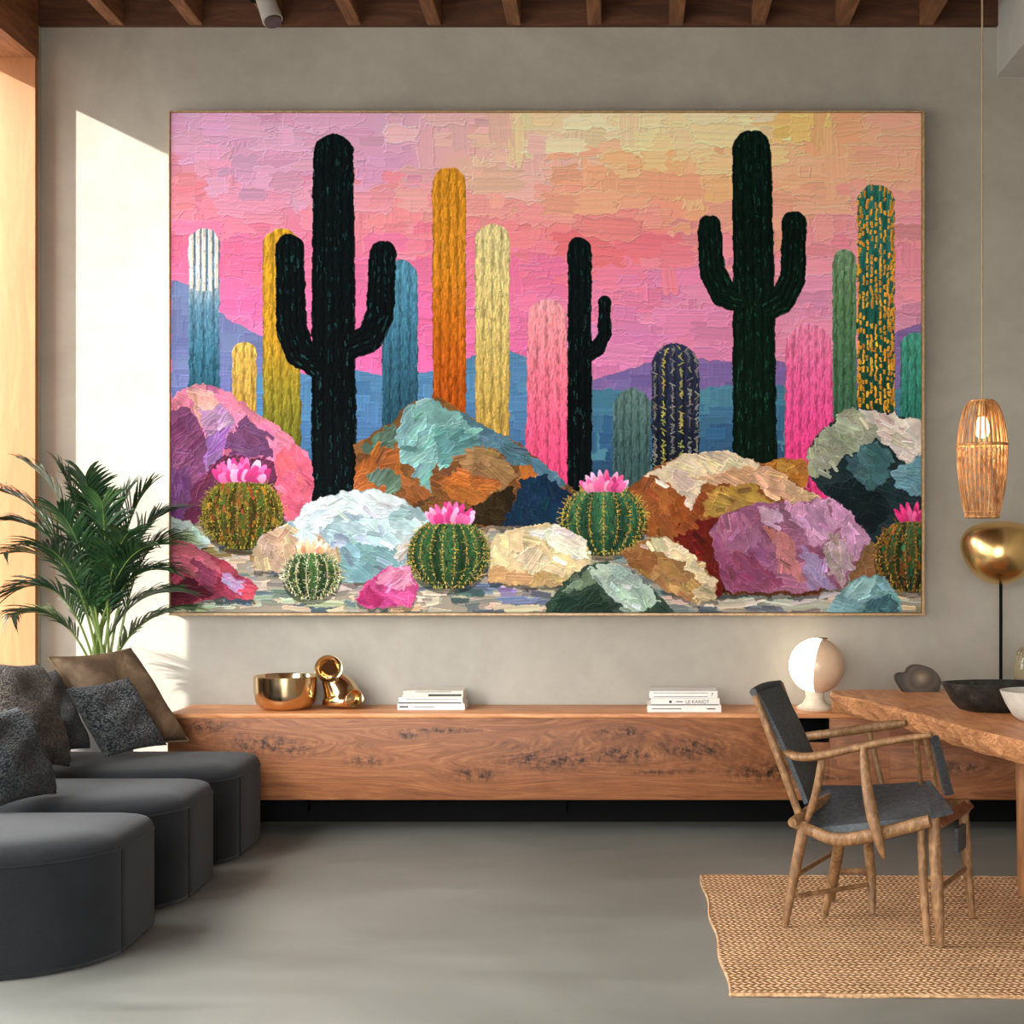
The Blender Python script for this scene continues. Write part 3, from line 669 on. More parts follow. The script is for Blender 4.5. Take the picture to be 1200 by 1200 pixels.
obj('upper_mouth', mouth(Vector((vz.x-.042, 7.35, CT+.205)), (.25, -1, .12), .07, .07), M_GOLD, vase, 50)
obj('lower_mouth', mouth(Vector((vz.x+.085, 7.36, CT+.056)), (.55, -1, .1), .046, .09), M_GOLD, vase, 50)

M_PAPER = mat_plain('book_pages', srgb(226, 220, 208), .8, 0, .06, 200)
def text_mesh(s, size, loc, mat, parent, base, name='spine_lettering'):
    cu = bpy.data.curves.new(name, 'FONT'); cu.body = s; cu.size = size; cu.align_x = 'LEFT'; cu.extrude = .0004
    t = bpy.data.objects.new('tmp', cu); COL.objects.link(t)
    dg = bpy.context.evaluated_depsgraph_get(); me = bpy.data.meshes.new_from_object(t.evaluated_get(dg))
    bpy.data.objects.remove(t)
    o = bpy.data.objects.new(name, me); COL.objects.link(o); me.materials.append(mat)
    o.parent = parent; o.location = Vector(loc)-Vector(base); o.rotation_euler = (math.pi/2, 0, 0)
    return o
M_INK = mat_plain('black_ink', srgb(30, 28, 27), .6)
def book(loc, w, dp, h, cover, label, group, spine=None, rz=0, ink=M_INK):
    t = thing('book', label, 'book', loc, group)
    x, y, z = loc; c = .003
    b = bmesh.new()
    box(b, x-w/2, x+w/2, y, y+dp, z, z+c, .0008, 1); box(b, x-w/2, x+w/2, y, y+dp, z+h-c, z+h, .0008, 1)
    box(b, x-w/2, x+w/2, y-.001, y+.004, z, z+h, .0012, 1)
    cov = obj('cover', b, cover, t)
    obj('pages', box(bmesh.new(), x-w/2+.004, x+w/2-.004, y+.004, y+dp-.004, z+c, z+h-c), M_PAPER, t)
    for q in spine or ():
        if q[0] == 'text': text_mesh(q[1], q[2], (x-w/2+q[3]*w, y-.0014, z+h/2-q[2]*.36), ink, cov, t.location); continue
        x_, w_, dz, h_ = (q[2], q[1]/w, 0, q[1]) if q[0] == 'dot' else (q[2], q[3], q[4], q[1])
        obj('spine_print', box(bmesh.new(), x-w/2+x_*w, x-w/2+(x_+w_)*w, y-.0016, y, z+h/2+dz-h_/2, z+h/2+dz+h_/2), ink, cov, 0)
    t.rotation_euler.z = rz
    return t
W1 = mat_plain('white_cover', srgb(228, 224, 216), .5, 0, .05); W2 = mat_plain('cream_cover', srgb(214, 206, 192), .5, 0, .06); W3 = mat_plain('grey_cover', srgb(120, 112, 104), .5, 0, .1)
x = P(507, 0, 7.36).x
G1 = 'books stacked beside the brass vase'
book((x-.005, 7.34, CT), .335, .2, .032, W1, 'white book at the bottom of the stack nearer the brass vase', G1, [('line', .008, .03, .13, .0), ('line', .003, .25, .3, 0)], .01)
book((x-.008, 7.345, CT+.0325), .32, .19, .030, W1, 'white book in the middle of the stack nearer the brass vase', G1, [('line', .007, .0, .98, -.013), ('line', .003, .12, .8, .004)], -.012)
book((x+.004, 7.35, CT+.063), .30, .18, .032, W2, 'cream book with dark spine band on top of the stack nearer the brass vase', G1, [('line', .01, .42, .55, -.006), ('line', .003, .2, .6, .01)], .015)
x = P(802, 0, 7.24).x
G2 = 'books stacked beside the chair back'
book((x, 7.24, CT), .362, .22, .034, W1, 'thick white book at the bottom of the stack nearer the armchair', G2, [('line', .004, .06, .4, 0), ('line', .005, .8, .12, 0)], .0)
book((x+.006, 7.245, CT+.0345), .335, .21, .034, W1, 'white book with bold black lettering in the middle of the stack nearer the armchair', G2, [('text', 'LE KARIOT', .024, .5), ('dot', .012, .26), ('line', .004, .36, .1, 0), ('line', .004, .0, .98, -.0145)], .008)
book((x-.004, 7.25, CT+.069), .335, .2, .034, W1, 'white book with thin grey spine lines on top of the stack nearer the armchair', G2, [('text', '7', .026, .9), ('line', .0025, .06, .8, .008), ('line', .0025, .06, .8, -.01)], -.008)

# white glowing globe lamp
gl = P(957, 780, 7.38)
lamp = thing('globe_lamp', 'round frosted white globe lamp glowing warm on the credenza', 'lamp', (gl.x, gl.y, CT))
mg = Nodes('opal_glass', .3, 0, .5); mg.color(srgb(250, 240, 222))
mg.b.inputs['Emission Color'].default_value = srgb(255, 236, 206); mg.b.inputs['Emission Strength'].default_value = 3.0
r = .138
def globe_half(sign, rr):                                   # the globe is cut by a slanting plane: lit glass on one side, a bronze shell on the other
    b = bmesh.new(); bmesh.ops.create_uvsphere(b, u_segments=64, v_segments=40, radius=rr)
    n = Vector((.93, -.33, -.12)).normalized()
    bmesh.ops.bisect_plane(b, geom=b.verts[:]+b.edges[:]+b.faces[:], plane_co=n*.016, plane_no=n*sign, clear_inner=True)
    bmesh.ops.translate(b, verts=b.verts, vec=gl); return b
obj('lit_glass', globe_half(-1, r), mg.m, lamp, 60)
obj('shell', globe_half(1, r*1.004), mat_plain('pinkish_bronze', srgb(224, 190, 158), .35, .1, .08, 12), lamp, 60)
b = bmesh.new(); lathe(b, [(0, .0), (.026, 0), (.026, .006), (0, .006)], (gl.x+.03, gl.y, gl.z+r*.965), 24)
obj('cap', b, mat_plain('dull_bronze', srgb(120, 96, 70), .4, .6), lamp)
b = bmesh.new(); lathe(b, [(0, 0), (.09, 0), (.092, .012), (.06, .03), (.045, .06), (.05, .095), (0, .096)], (gl.x-.01, gl.y, CT), 40)
obj('foot', b, mat_plain('pale_ceramic', srgb(214, 200, 178), .5), lamp, 50)
# gold ball lamp on a thin black stem
gb = P(1171, 648, 7.36)
bl = thing('stem_lamp', 'large hammered gold ball lamp on a tall thin black stem behind the table', 'lamp', (gb.x, gb.y, CT))
b = bmesh.new()
prof = [(0, -.158), (.045, -.154), (.098, -.132), (.145, -.093), (.174, -.04), (.185, .018), (.179, .07), (.155, .114), (.112, .143), (.055, .156), (0, .158)]
lathe(b, [(p.x, p.y) for p in spline([Vector((q[0], q[1], 0)) for q in prof], 4)], gb, 64, 1, 1, lambda a, z: .03*math.sin(2*a+z*14)+.018*math.sin(3*a-z*20))
obj('ball', b, M_GOLD2, bl, 70)
b = bmesh.new(); tube(b, [(gb.x+.008, gb.y, CT+.01), (gb.x+.008, gb.y, gb.z-.15)], .0085, 12)
obj('stem', b, M_DARK, bl)
b = bmesh.new(); lathe(b, [(0, 0), (.11, 0), (.11, .012), (.02, .022), (0, .022)], (gb.x+.008, gb.y, CT), 40)
obj('base', b, M_DARK, bl, 40)

# ================================================================ table
TZ = .72
M_SLAB = mat_wood('live_edge_elm', srgb(150, 92, 54), srgb(196, 130, 84), srgb(222, 164, 114), (6, 1.1, 6), .42, 2.4, ((.2, -.5, 0, .05), (.3, .7, 0, .06)), 1.8, 50)
M_BARK = mat_wood('rough_edge', srgb(116, 72, 42), srgb(172, 116, 74), srgb(214, 160, 110), (5, 3, 9), .7, 4, (), 2.5, 60, .5)
tb = thing('dining_table', 'thick live-edge wooden table slab on a round leg', 'table', (1.75, 5.8, 0))
edge = [(.99, 6.86), (1.02, 6.68), (1.10, 6.52), (1.13, 6.36), (1.17, 6.22), (1.19, 6.08), (1.235, 5.92), (1.25, 5.78), (1.285, 5.62), (1.33, 5.45), (1.375, 5.3), (1.42, 5.14), (1.46, 4.98), (1.52, 4.8), (1.55, 4.62)]
e2 = [(p.x, p.y) for p in spline([Vector((x, y, 0)) for x, y in edge], 5)]
rr = random.Random(5)
top_out = [(x+rr.uniform(-.003, .003), y) for x, y in e2]
far = [(2.5, 4.56), (2.28, 5.6), (2.12, 6.6), (2.06, 7.0), (1.6, 7.02), (1.1, 6.99), (1.0, 6.93)]
b = bmesh.new()
levels = [(0, .0), (-.012, .014), (-.045, -.004), (-.075, -.022), (-.095, -.05)]          # the raw edge bellies out below the top
rings = []
for dz, off in levels:
    rg = []
    for i, (x, y) in enumerate(top_out+far):
        live = i < len(top_out)
        o_ = off+(.007*math.sin(i*.9+dz*60)+rr.uniform(-.003, .003) if dz < 0 and live else 0)
        rg.append(b.verts.new((x-(o_ if live else 0), y, TZ+dz)))
    rings.append(rg)
n = len(rings[0])
b.faces.new(rings[0]); b.faces.new(rings[-1][::-1])
for A, B in zip(rings[:-1], rings[1:]):
    for i in range(n):
        f = b.faces.new((A[i], A[(i+1) % n], B[(i+1) % n], B[i])); f.material_index = 1 if i < len(top_out) else 0
obj('slab', b, (M_SLAB, M_BARK), tb, 30)
M_LEG = mat_wood('turned_leg', srgb(108, 68, 40), srgb(142, 96, 60), srgb(168, 120, 80), (9, 9, 1), .5, 3)
for (lx, ly) in ((1.64, 5.86), (2.2, 4.95), (1.95, 6.75)):
    b = bmesh.new(); tube(b, [(lx, ly, .0125), (lx, ly, .02), (lx, ly, .4), (lx, ly, TZ-.09)], [.05, .054, .06, .066], 20)
    obj('leg', b, M_LEG, tb)

# things on the table
M_IRON = Nodes('blackened_metal', .42, .55); v_ = M_IRON.mapping(); M_IRON.color(M_IRON.ramp(M_IRON.noise(v_, 22, 5, .7), [(.35, srgb(34, 34, 33)), (.6, srgb(62, 60, 56)), (.75, srgb(104, 96, 84))])); M_IRON.bump(M_IRON.noise(v_, 30, 3), .3, .006)
c = Vector((1.585, 6.1, TZ+.001))
b = bmesh.new()
lathe(b, [(0, .0), (.15, .0), (.178, .008), (.208, .038), (.238, .088), (.252, .115), (.243, .115), (.2, .05), (.165, .02), (0, .014)], c, 56, 1, .62)
tag(obj('dark_bowl', b, M_IRON.m, None, 40, c), 'wide dark metal boat-shaped bowl on the live-edge table', 'bowl')
c = Vector((1.635, 5.74, TZ+.001))
b = bmesh.new()
lathe(b, [(0, .0), (.075, .0), (.1, .02), (.128, .066), (.148, .112), (.15, .118), (.143, .117), (.12, .066), (.09, .026), (0, .012)], c, 48)
tag(obj('white_bowl', b, mat_plain('chalky_glaze', srgb(186, 180, 168), .6, 0, .1, 18), None, 40, c), 'chalky white bowl in front of the dark metal bowl on the table', 'bowl')
mgl = Nodes('smoked_glass', .06, 0, .5); mgl.color(srgb(214, 206, 178)); mgl.b.inputs['Transmission Weight'].default_value = .85; mgl.b.inputs['IOR'].default_value = 1.3
c = Vector((P(1209, 0, 6.5).x, 6.5, TZ+.001))
b = bmesh.new()
lathe(b, [(0, 0), (.045, 0), (.06, .03), (.078, .1), (.08, .16), (.066, .21), (.045, .235), (.04, .235), (.06, .205), (.074, .158), (.072, .1), (.054, .032), (0, .01)], c, 40)
tag(obj('glass_vase', b, mgl.m, None, 50, c), 'pale smoky glass vase at the frame edge behind the bowls', 'vase')
ms = Nodes('agate', .45); v_ = ms.mapping((1, 1, 1))
mp = ms.add('ShaderNodeVectorMath', operation='SUBTRACT'); ms.link(v_, mp.inputs[0]); mp.inputs[1].default_value = (.01, 0, .066)
sc_ = ms.add('ShaderNodeVectorMath', operation='MULTIPLY'); ms.link(mp.outputs[0], sc_.inputs[0]); sc_.inputs[1].default_value = (1, .15, 1.1)
ln_ = ms.add('ShaderNodeVectorMath', operation='LENGTH'); ms.link(sc_.outputs[0], ln_.inputs[0])
q_ = ms.math('ADD', ms.math('MULTIPLY', ln_.outputs['Value'], 9), ms.math('MULTIPLY', ms.noise(v_, 18, 4), .35))
ms.color(ms.ramp(q_, [(.15, srgb(140, 122, 98)), (.42, srgb(92, 78, 62)), (.62, srgb(62, 52, 42)), (.8, srgb(78, 68, 58)), (1, srgb(52, 44, 38))]))
c = Vector(((1.296+1.504)/2, 6.9, TZ))
out = [(-.075, 0), (-.104, .045), (-.108, .075), (-.09, .088), (-.062, .09), (-.05, .112), (-.02, .126), (.03, .12), (.072, .1), (.1, .066), (.104, .04), (.094, 0)]
out = [(p.x, p.y) for p in spline([Vector((x, y, 0)) for x, y in out], 4)]
b = bmesh.new()
ra = [b.verts.new((c.x+x*.94, c.y-.028, c.z+.0005+z*.97)) for x, z in out]; rb = [b.verts.new((c.x+x, c.y-.014, c.z+.0005+z)) for x, z in out]; rc = [b.verts.new((c.x+x, c.y+.022, c.z+.0005+z)) for x, z in out]; rd = [b.verts.new((c.x+x*.94, c.y+.03, c.z+.0005+z*.97)) for x, z in out]
n = len(out); b.faces.new(ra); b.faces.new(rd[::-1])
for A, B in ((ra, rb), (rb, rc), (rc, rd)):
    for i in range(n): b.faces.new((A[i], B[i], B[(i+1) % n], A[(i+1) % n]))
tag(obj('agate_slice', b, ms.m, None, 30, c), 'dark brown polished agate stone standing on the far end of the table', 'stone')

# ================================================================ pendant lamp
pd = P(1151, 0, 6.0)
pend = thing('pendant_lamp', 'woven rattan pendant lamp with a lit bulb hanging on a long cord', 'lamp', (pd.x, 6.0, 1.51))
mr = Nodes('rattan', .55, 0, .3); mr.color(mr.ramp(mr.noise(mr.mapping((1, 1, .3)), 40, 3), [(.3, srgb(112, 70, 38)), (.5, srgb(182, 128, 78)), (.7, srgb(222, 174, 118))]))
M_RAT = mr.m
prof = spline([Vector((r, z, 0)) for r, z in ((.02, 1.992), (.052, 1.985), (.074, 1.95), (.089, 1.895), (.099, 1.83), (.1, 1.79), (.098, 1.72), (.091, 1.65), (.079, 1.58), (.064, 1.515))], 4)
def radius_at(z):
    for a, c2 in zip(prof[:-1], prof[1:]):
        if a.y >= z >= c2.y: return a.x+(c2.x-a.x)*(a.y-z)/max(1e-6, a.y-c2.y)
    return prof[-1].x
b = bmesh.new(); ns = 30
for k in range(ns):
    a = k/ns*2*math.pi
    tube(b, [(pd.x+p.x*math.cos(a), 6+p.x*math.sin(a), p.y) for p in prof], .004, 5, .7)
obj('ribs', b, M_RAT, pend)
for z, rad in ((1.988, .006), (1.812, .006), (1.52, .007), (1.54, .004)):
    r = radius_at(z); b = bmesh.new()
    tube(b, [(pd.x+r*math.cos(t/40*2*math.pi), 6+r*math.sin(t/40*2*math.pi), z) for t in range(41)], rad, 6, 1, None, False)
    obj('hoop', b, M_RAT, pend)
b = bmesh.new()                                            # open basket weave of the lower half
for k in range(24):
    for s in (-1, 1):
        a0 = k/24*2*math.pi; pts = []
        for q in range(15):
            z = 1.80-.27*q/14; r = radius_at(z)-.004; a = a0+s*q/14*1.5; pts.append((pd.x+r*math.cos(a), 6+r*math.sin(a), z))
        tube(b, pts, .0016, 4)
obj('weave', b, M_RAT, pend)
b = bmesh.new(); tube(b, [(pd.x, 6, 1.93), (pd.x, 6, 4.24)], .004, 8)
obj('cord', b, mat_plain('tan_cord', srgb(164, 140, 104), .7), pend)
b = bmesh.new(); lathe(b, [(0, 0), (.02, 0), (.022, -.06), (.017, -.066), (0, -.066)], (pd.x, 6, 1.99), 20); sk_ = obj('socket', b, mat_metal('brass_socket', srgb(190, 150, 90), .3), pend)
mb = Nodes('bulb_glow', .4); mb.color(srgb(255, 230, 190)); mb.b.inputs['Emission Color'].default_value = srgb(255, 214, 150); mb.b.inputs['Emission Strength'].default_value = 5
b = bmesh.new(); lathe(b, [(0, .03), (.014, .028), (.02, .012), (.029, -.012), (.031, -.03), (.024, -.05), (.012, -.06), (0, -.062)], (pd.x, 6, 1.9), 24)
obj('bulb', b, mb.m, sk_, 80)
pl = bpy.data.lights.new('bulb_light', 'POINT'); pl.energy = 1.6; pl.color = (1, .72, .42); pl.shadow_soft_size = .03
po = bpy.data.objects.new('bulb_light', pl); COL.objects.link(po); po.parent = pend; po.location = (0, 0, 1.80-1.51)

# ---- ceiling spot
sp = P(318, 12, 7.2)
spot = thing('ceiling_spotlight', 'silver cylinder spotlight fixed between the ceiling beams', 'spotlight', (sp.x, 7.2, 4.07))
M_ALU = mat_plain('grey_lacquer', srgb(188, 184, 176), .45, .2, .04)
b = bmesh.new(); tube(b, [(sp.x-.07, 7.2, 4.069), (sp.x-.05, 7.2, 4.03)], .011, 12); lathe(b, [(0, 0), (.035, 0), (.035, -.012), (0, -.012)], (sp.x-.07, 7.2, 4.07), 24); obj('mount', b, M_DARK, spot)
ax = Vector((.34, -.25, -.9)).normalized(); q0 = Vector((sp.x-.035, 7.2, 4.085))
b = bmesh.new(); tube(b, [q0, q0+ax*.01, q0+ax*.13, q0+ax*.15], [.038, .046, .05, .05], 24); hd_ = obj('head', b, M_ALU, spot)
b = bmesh.new(); tube(b, [q0+ax*.15, q0+ax*.162], [.044, .042], 24); obj('lens', b, mat_plain('dark_lens', srgb(70, 64, 58), .2), hd_)

# ================================================================ rug
mr = Nodes('woven_jute', .9, 0, .1); uv = mr.mapping((1, 1, 1))
sx = mr.add('ShaderNodeSeparateXYZ'); mr.link(uv, sx.inputs[0])
wob = mr.math('MULTIPLY', mr.noise(uv, 3, 3), .05)
row = mr.math('MULTIPLY', mr.math('ADD', sx.outputs[1], wob), 36.0)
fl = mr.math('FLOOR', row); fr = mr.math('FRACT', row)
par = mr.math('MULTIPLY_ADD', mr.math('MODULO', mr.math('ABSOLUTE', fl), 2.0), 2.0, -1.0)
st = mr.math('FRACT', mr.math('ADD', mr.math('MULTIPLY', sx.outputs[0], 44.0), mr.math('MULTIPLY', par, mr.math('MULTIPLY', fr, .75))))
hump = mr.math('MULTIPLY', mr.math('SINE', mr.math('MULTIPLY', st, math.pi)), mr.math('SINE', mr.math('MULTIPLY', fr, math.pi)))
tone = mr.math('ADD', mr.math('MULTIPLY', hump, .5), mr.math('ADD', mr.math('MULTIPLY', mr.noise(uv, 90, 3), .35), mr.math('MULTIPLY', mr.noise(uv, 4, 4), .25)))
mr.color(mr.ramp(tone, [(.22, srgb(104, 72, 44)), (.42, srgb(188, 144, 104)), (.8, srgb(220, 182, 142))])); mr.bump(hump, .9, .012)
rug = thing('jute_rug', 'rectangular braided jute rug under the chair and table', 'rug', (1.6, 5.4, 0))
c0, c1 = P(822, 1028, 6.24), P(855, 1168, 4.587)
b = bmesh.new(); nxr, nyr = 40, 30; V = {}
for i in range(nxr+1):
    for j in range(nyr+1):
        u, v = i/nxr, j/nyr
        x = .348+u*2.5+.006*math.sin(v*19)*(1-u); y = 4.587+v*(6.24-4.587)-u*.06+.004*math.sin(u*30)
        for lay, z in ((0, .0), (1, .011+.0015*math.sin(u*23+v*7))): V[i, j, lay] = b.verts.new((x, y, z))
for i in range(nxr):
    for j in range(nyr):
        b.faces.new((V[i, j, 1], V[i+1, j, 1], V[i+1, j+1, 1], V[i, j+1, 1]))
        b.faces.new((V[i, j, 0], V[i, j+1, 0], V[i+1, j+1, 0], V[i+1, j, 0]))
for i in range(nxr):
    b.faces.new((V[i, 0, 0], V[i+1, 0, 0], V[i+1, 0, 1], V[i, 0, 1])); b.faces.new((V[i, nyr, 0], V[i, nyr, 1], V[i+1, nyr, 1], V[i+1, nyr, 0]))
for j in range(nyr):
    b.faces.new((V[0, j, 0], V[0, j, 1], V[0, j+1, 1], V[0, j+1, 0])); b.faces.new((V[nxr, j, 0], V[nxr, j+1, 0], V[nxr, j+1, 1], V[nxr, j, 1]))
obj('mat', b, mr.m, rug, 50)
b = bmesh.new()
hem = [(.348+.006*math.sin(v/30*19), 4.587+v/30*(6.24-4.587), .006) for v in range(31)]
tube(b, hem, .006, 6); tube(b, [(.348+u/30*2.5, 4.587-u/30*.06, .006) for u in range(31)], .006, 6); tube(b, [(.348+u/30*2.5, 6.24-u/30*.06, .006) for u in range(31)], .006, 6)
mh = Nodes('jute_hem', .9); mh.color(mh.ramp(mh.noise(mh.mapping(), 70, 2), [(.35, srgb(150, 110, 72)), (.65, srgb(206, 168, 126))])); obj('hem', b, mh.m, rug)

# ================================================================ armchair
RZ = .0155
Fd, Rd = Vector((.883, -.469, 0)), Vector((.469, .883, 0)); C0 = Vector((.606, 5.38, RZ))
def L(l, w, z): return C0+Fd*l+Rd*w+Vector((0, 0, z-RZ))
M_ASH = mat_wood('weathered_ash', srgb(84, 58, 36), srgb(120, 86, 54), srgb(156, 118, 80), (7, 7, 3), .5, 7, (), .8)
ml = Nodes('grey_black_leather', .6, 0, .3); lv = ml.mapping((1, 1, 1)); lf = ml.noise(ml.mapping((3, 3, 14)), 16, 5, .7)
ml.color(ml.ramp(lf, [(.3, srgb(40, 43, 45)), (.55, srgb(66, 70, 73)), (.75, srgb(96, 100, 102))])); ml.bump(lf, .25, .005)
M_LEA = ml.m
ch = thing('armchair', 'ash wood armchair with dark leather sling seat standing on the jute rug', 'chair', C0)
def Z0(px, py, d): v = P(px, py, d); v.z = RZ+.0015; return v
def stick(name, pts, rad, mat=M_ASH, seg=10, n=6, flat=1, up=None, label=None):
    b = bmesh.new()
    if len(pts) > 2: tube(b, spline(pts, n), ispl(rad, n) if isinstance(rad, (list, tuple)) else rad, seg, flat, up)
    else: tube(b, pts, rad, seg, flat, up)
    o = obj(name, b, mat, ch, 60)
    if label: o['label'] = label
    return o
# legs
stick('leg', [L(0, 0, RZ), L(.03, .015, .2), L(.066, .03, .40)], [.0125, .019, .021])
stick('leg', [L(.575, .0, RZ), L(.56, .012, .22), L(.545, .02, .462)], [.0135, .022, .021])
stick('leg', [L(.02, .44, RZ), L(.05, .44, .2), L(.08, .44, .42)], [.0125, .018, .02])
stick('leg', [L(.572, .44, RZ), L(.555, .435, .22), L(.54, .43, .43)], [.0125, .018, .02])
stick('leg', [Z0(966, 1074, 5.53), P(976, 1030, 5.5), P(984, 984, 5.37)], [.0125, .019, .021])
stick('leg', [Z0(1022, 1074, 5.54), P(1021, 1030, 5.58), P(1017, 985, 5.55)], [.0125, .018, .018])
stick('leg', [Z0(1088, 1108, 5.13), P(1083, 1050, 5.15), P(1079, 968, 5.17)], [.012, .015, .015])
# stretchers
stick('stretcher', [L(.035, .02, .20), L(.035, .44, .21)], .009)
stick('stretcher', [P(934, 1050, 5.4), P(1021, 1036, 5.58)], .009)
stick('stretcher', [P(972, 1022, 5.56), P(1022, 1020, 5.58)], .012)
stick('stretcher', [L(.555, .02, .2), L(.55, .43, .2)], .010)
# seat frame
stick('seat_rail', [P(930, 964, 5.40), P(952, 974, 5.34), P(984, 984, 5.26), P(1035, 976, 5.18), P(1090, 962, 5.10)], [.014, .016, .017, .017, .016], flat=1.4, up=(0, 0, 1))
stick('seat_rail', [L(.05, .45, .44), L(.3, .45, .42), L(.56, .44, .43)], [.017, .018, .018], flat=1.4, up=(0, 0, 1))
stick('back_rail', [L(.04, -.03, .40), L(.05, .2, .43), L(.05, .48, .445)], [.018, .019, .018])
b = bmesh.new(); tube(b, [L(.548, .04, .425), L(.548, .47, .425)], .024, 4, 1.1, (0, 0, 1)); obj('front_rail', b, mat_wood('reddish_rail', srgb(84, 48, 30), srgb(116, 70, 46), srgb(140, 92, 62), (5, 5, 5), .5), ch, 30)
# arms
stick('arm', [P(914, 872, 5.46), P(926, 884, 5.42), P(950, 887, 5.36), P(995, 878, 5.29), P(1045, 868, 5.21), P(1092, 861, 5.14)], [.015, .022, .025, .022, .020, .014], flat=.68, up=(0, 0, 1))
stick('arm', [P(914, 872, 5.84), P(940, 864, 5.86), P(985, 858, 5.76), P(1040, 850, 5.65), P(1062, 847, 5.61)], [.016, .021, .022, .022, .016], flat=.8, up=(0, 0, 1))
# arm supports: the near one bows out past the seat
stick('arm_support', [P(1012, 876, 5.25), P(1014, 905, 5.215), P(1021, 950, 5.17), P(1030, 985, 5.15), P(1036, 1006, 5.15)], [.013, .018, .0215, .018, .007])
stick('arm_support', [P(964, 886, 5.345), P(957, 925, 5.36), P(946, 962, 5.385)], [.014, .015, .013])
stick('arm_support', [P(1018, 856, 5.70), P(1026, 890, 5.68), P(1034, 924, 5.66)], [.012, .013, .012])
stick('arm_support', [P(1073, 865, 5.34), P(1076, 890, 5.4), P(1079, 918, 5.46)], [.009, .010, .009])
stick('arm_support', [P(1084, 864, 5.2), P(1090, 890, 5.27), P(1097, 920, 5.34)], [.008, .010, .009])
def sheet(name, quad, th, mat, sag=0, nu=14, nv=10, fold=None, label=None):
    """Thick cloth between four corners a b c d; sags along its normal."""
    a, b_, c, d = [Vector(q) for q in quad]; nrm = (b_-a).cross(d-a).normalized()
    bm = bmesh.new(); V = {}
    for i in range(nu+1):
        for j in range(nv+1):
            u, v = i/nu, j/nv
            p = (a*(1-u)+b_*u)*(1-v)+(d*(1-u)+c*u)*v-nrm*sag*math.sin(math.pi*u)*(.4+.6*math.sin(math.pi*v))
            e = min(u, 1-u)*nu
            for s in (0, 1): V[i, j, s] = bm.verts.new(p+nrm*(th*(s-.5)))
    for i in range(nu):
        for j in range(nv):
            bm.faces.new((V[i, j, 1], V[i+1, j, 1], V[i+1, j+1, 1], V[i, j+1, 1])); bm.faces.new((V[i, j, 0], V[i, j+1, 0], V[i+1, j+1, 0], V[i+1, j, 0]))
    for i in range(nu):
        for j in (0, nv): bm.faces.new((V[i, j, 0], V[i+1, j, 0], V[i+1, j, 1], V[i, j, 1]))
    for j in range(nv):
        for i in (0, nu): bm.faces.new((V[i, j, 0], V[i, j+1, 0], V[i, j+1, 1], V[i, j, 1]))
    o = obj(name, bm, mat, ch, 50)
    if label: o['label'] = label
    return o
sheet('seat', (P(950, 972, 5.40), P(1092, 957, 5.12), P(1086, 917, 5.60), P(962, 922, 5.72)), .016, M_LEA, .02)
sheet('seat_flap', (P(1090, 958, 5.11), P(1117, 952, 5.13), P(1090, 916, 5.56), P(1086, 917, 5.60)), .012, M_LEA, 0)
sheet('strap', (P(1090, 864, 5.17), P(1099, 862, 5.19), P(1117, 930, 5.34), P(1107, 932, 5.32)), .010, M_LEA, 0)
sheet('seat_apron', (P(952, 985, 5.36), P(1088, 966, 5.14), P(1092, 957, 5.12), P(950, 972, 5.40)), .010, M_LEA, .0)
sheet('hanging_flap', (L(.55, .3, .37), L(.55, .47, .37), L(.55, .47, .28), L(.55, .3, .28)), .012, M_LEA, 0)
b1, b2, b3, b4 = P(886, 812, 5.45), P(913, 803, 5.72), P(963, 914, 5.66), P(945, 942, 5.40)
sheet('backrest', (b4, b1, b2, b3), .018, M_LEA, .022)
stick('back_post', [b1+Vector((-.012, 0, .012)), (b1+b4)/2+Vector((-.022, -.004, 0)), b4+Vector((-.012, 0, -.08))], [.013, .015, .014])
stick('back_post', [b2+Vector((.004, .01, .008)), (b2+b3)/2+Vector((-.01, .01, 0)), b3+Vector((-.0, .01, -.08))], [.013, .015, .014])
stick('top_rail', [b1+Vector((-.012, -.015, .004)), (b1+b2)/2+Vector((-.016, 0, .008)), b2+Vector((.004, .02, .004))], [.014, .016, .014], M_LEA, label='leather wrapped top rail')

# ================================================================ sofa modules
M_SOFA = mat_fabric('charcoal_felt', srgb(12, 14, 16), srgb(30, 32, 35), 240)
M_PIPE = mat_fabric('charcoal_piping', srgb(10, 11, 13), srgb(24, 26, 28), 200)
SX0, SX1, SH = XL+.03, -1.70, .415
def footprint(y0, y1, inset=0.0):
    pts = [(SX0+.02, y1), (SX1-.09, y1), (SX1-.04, y1-.006), (SX1-.012, y1-.022), (SX1-.001, y1-.06)]
    x, y = SX1, y0+.36; pts.append((x, y)); r, n = .42, 12
    for k in range(n):
        th = math.radians(12+(86-12)*(k+.5)/n); st = r*math.radians(74)/n
        x -= math.sin(th)*st; y -= math.cos(th)*st; pts.append((x, max(y, y0)))
    pts += [(SX0+.42, y0), (SX0+.2, y0+.03), (SX0+.06, y0+.13), (SX0, y0+.3), (SX0, y1-.02)]
    return pts
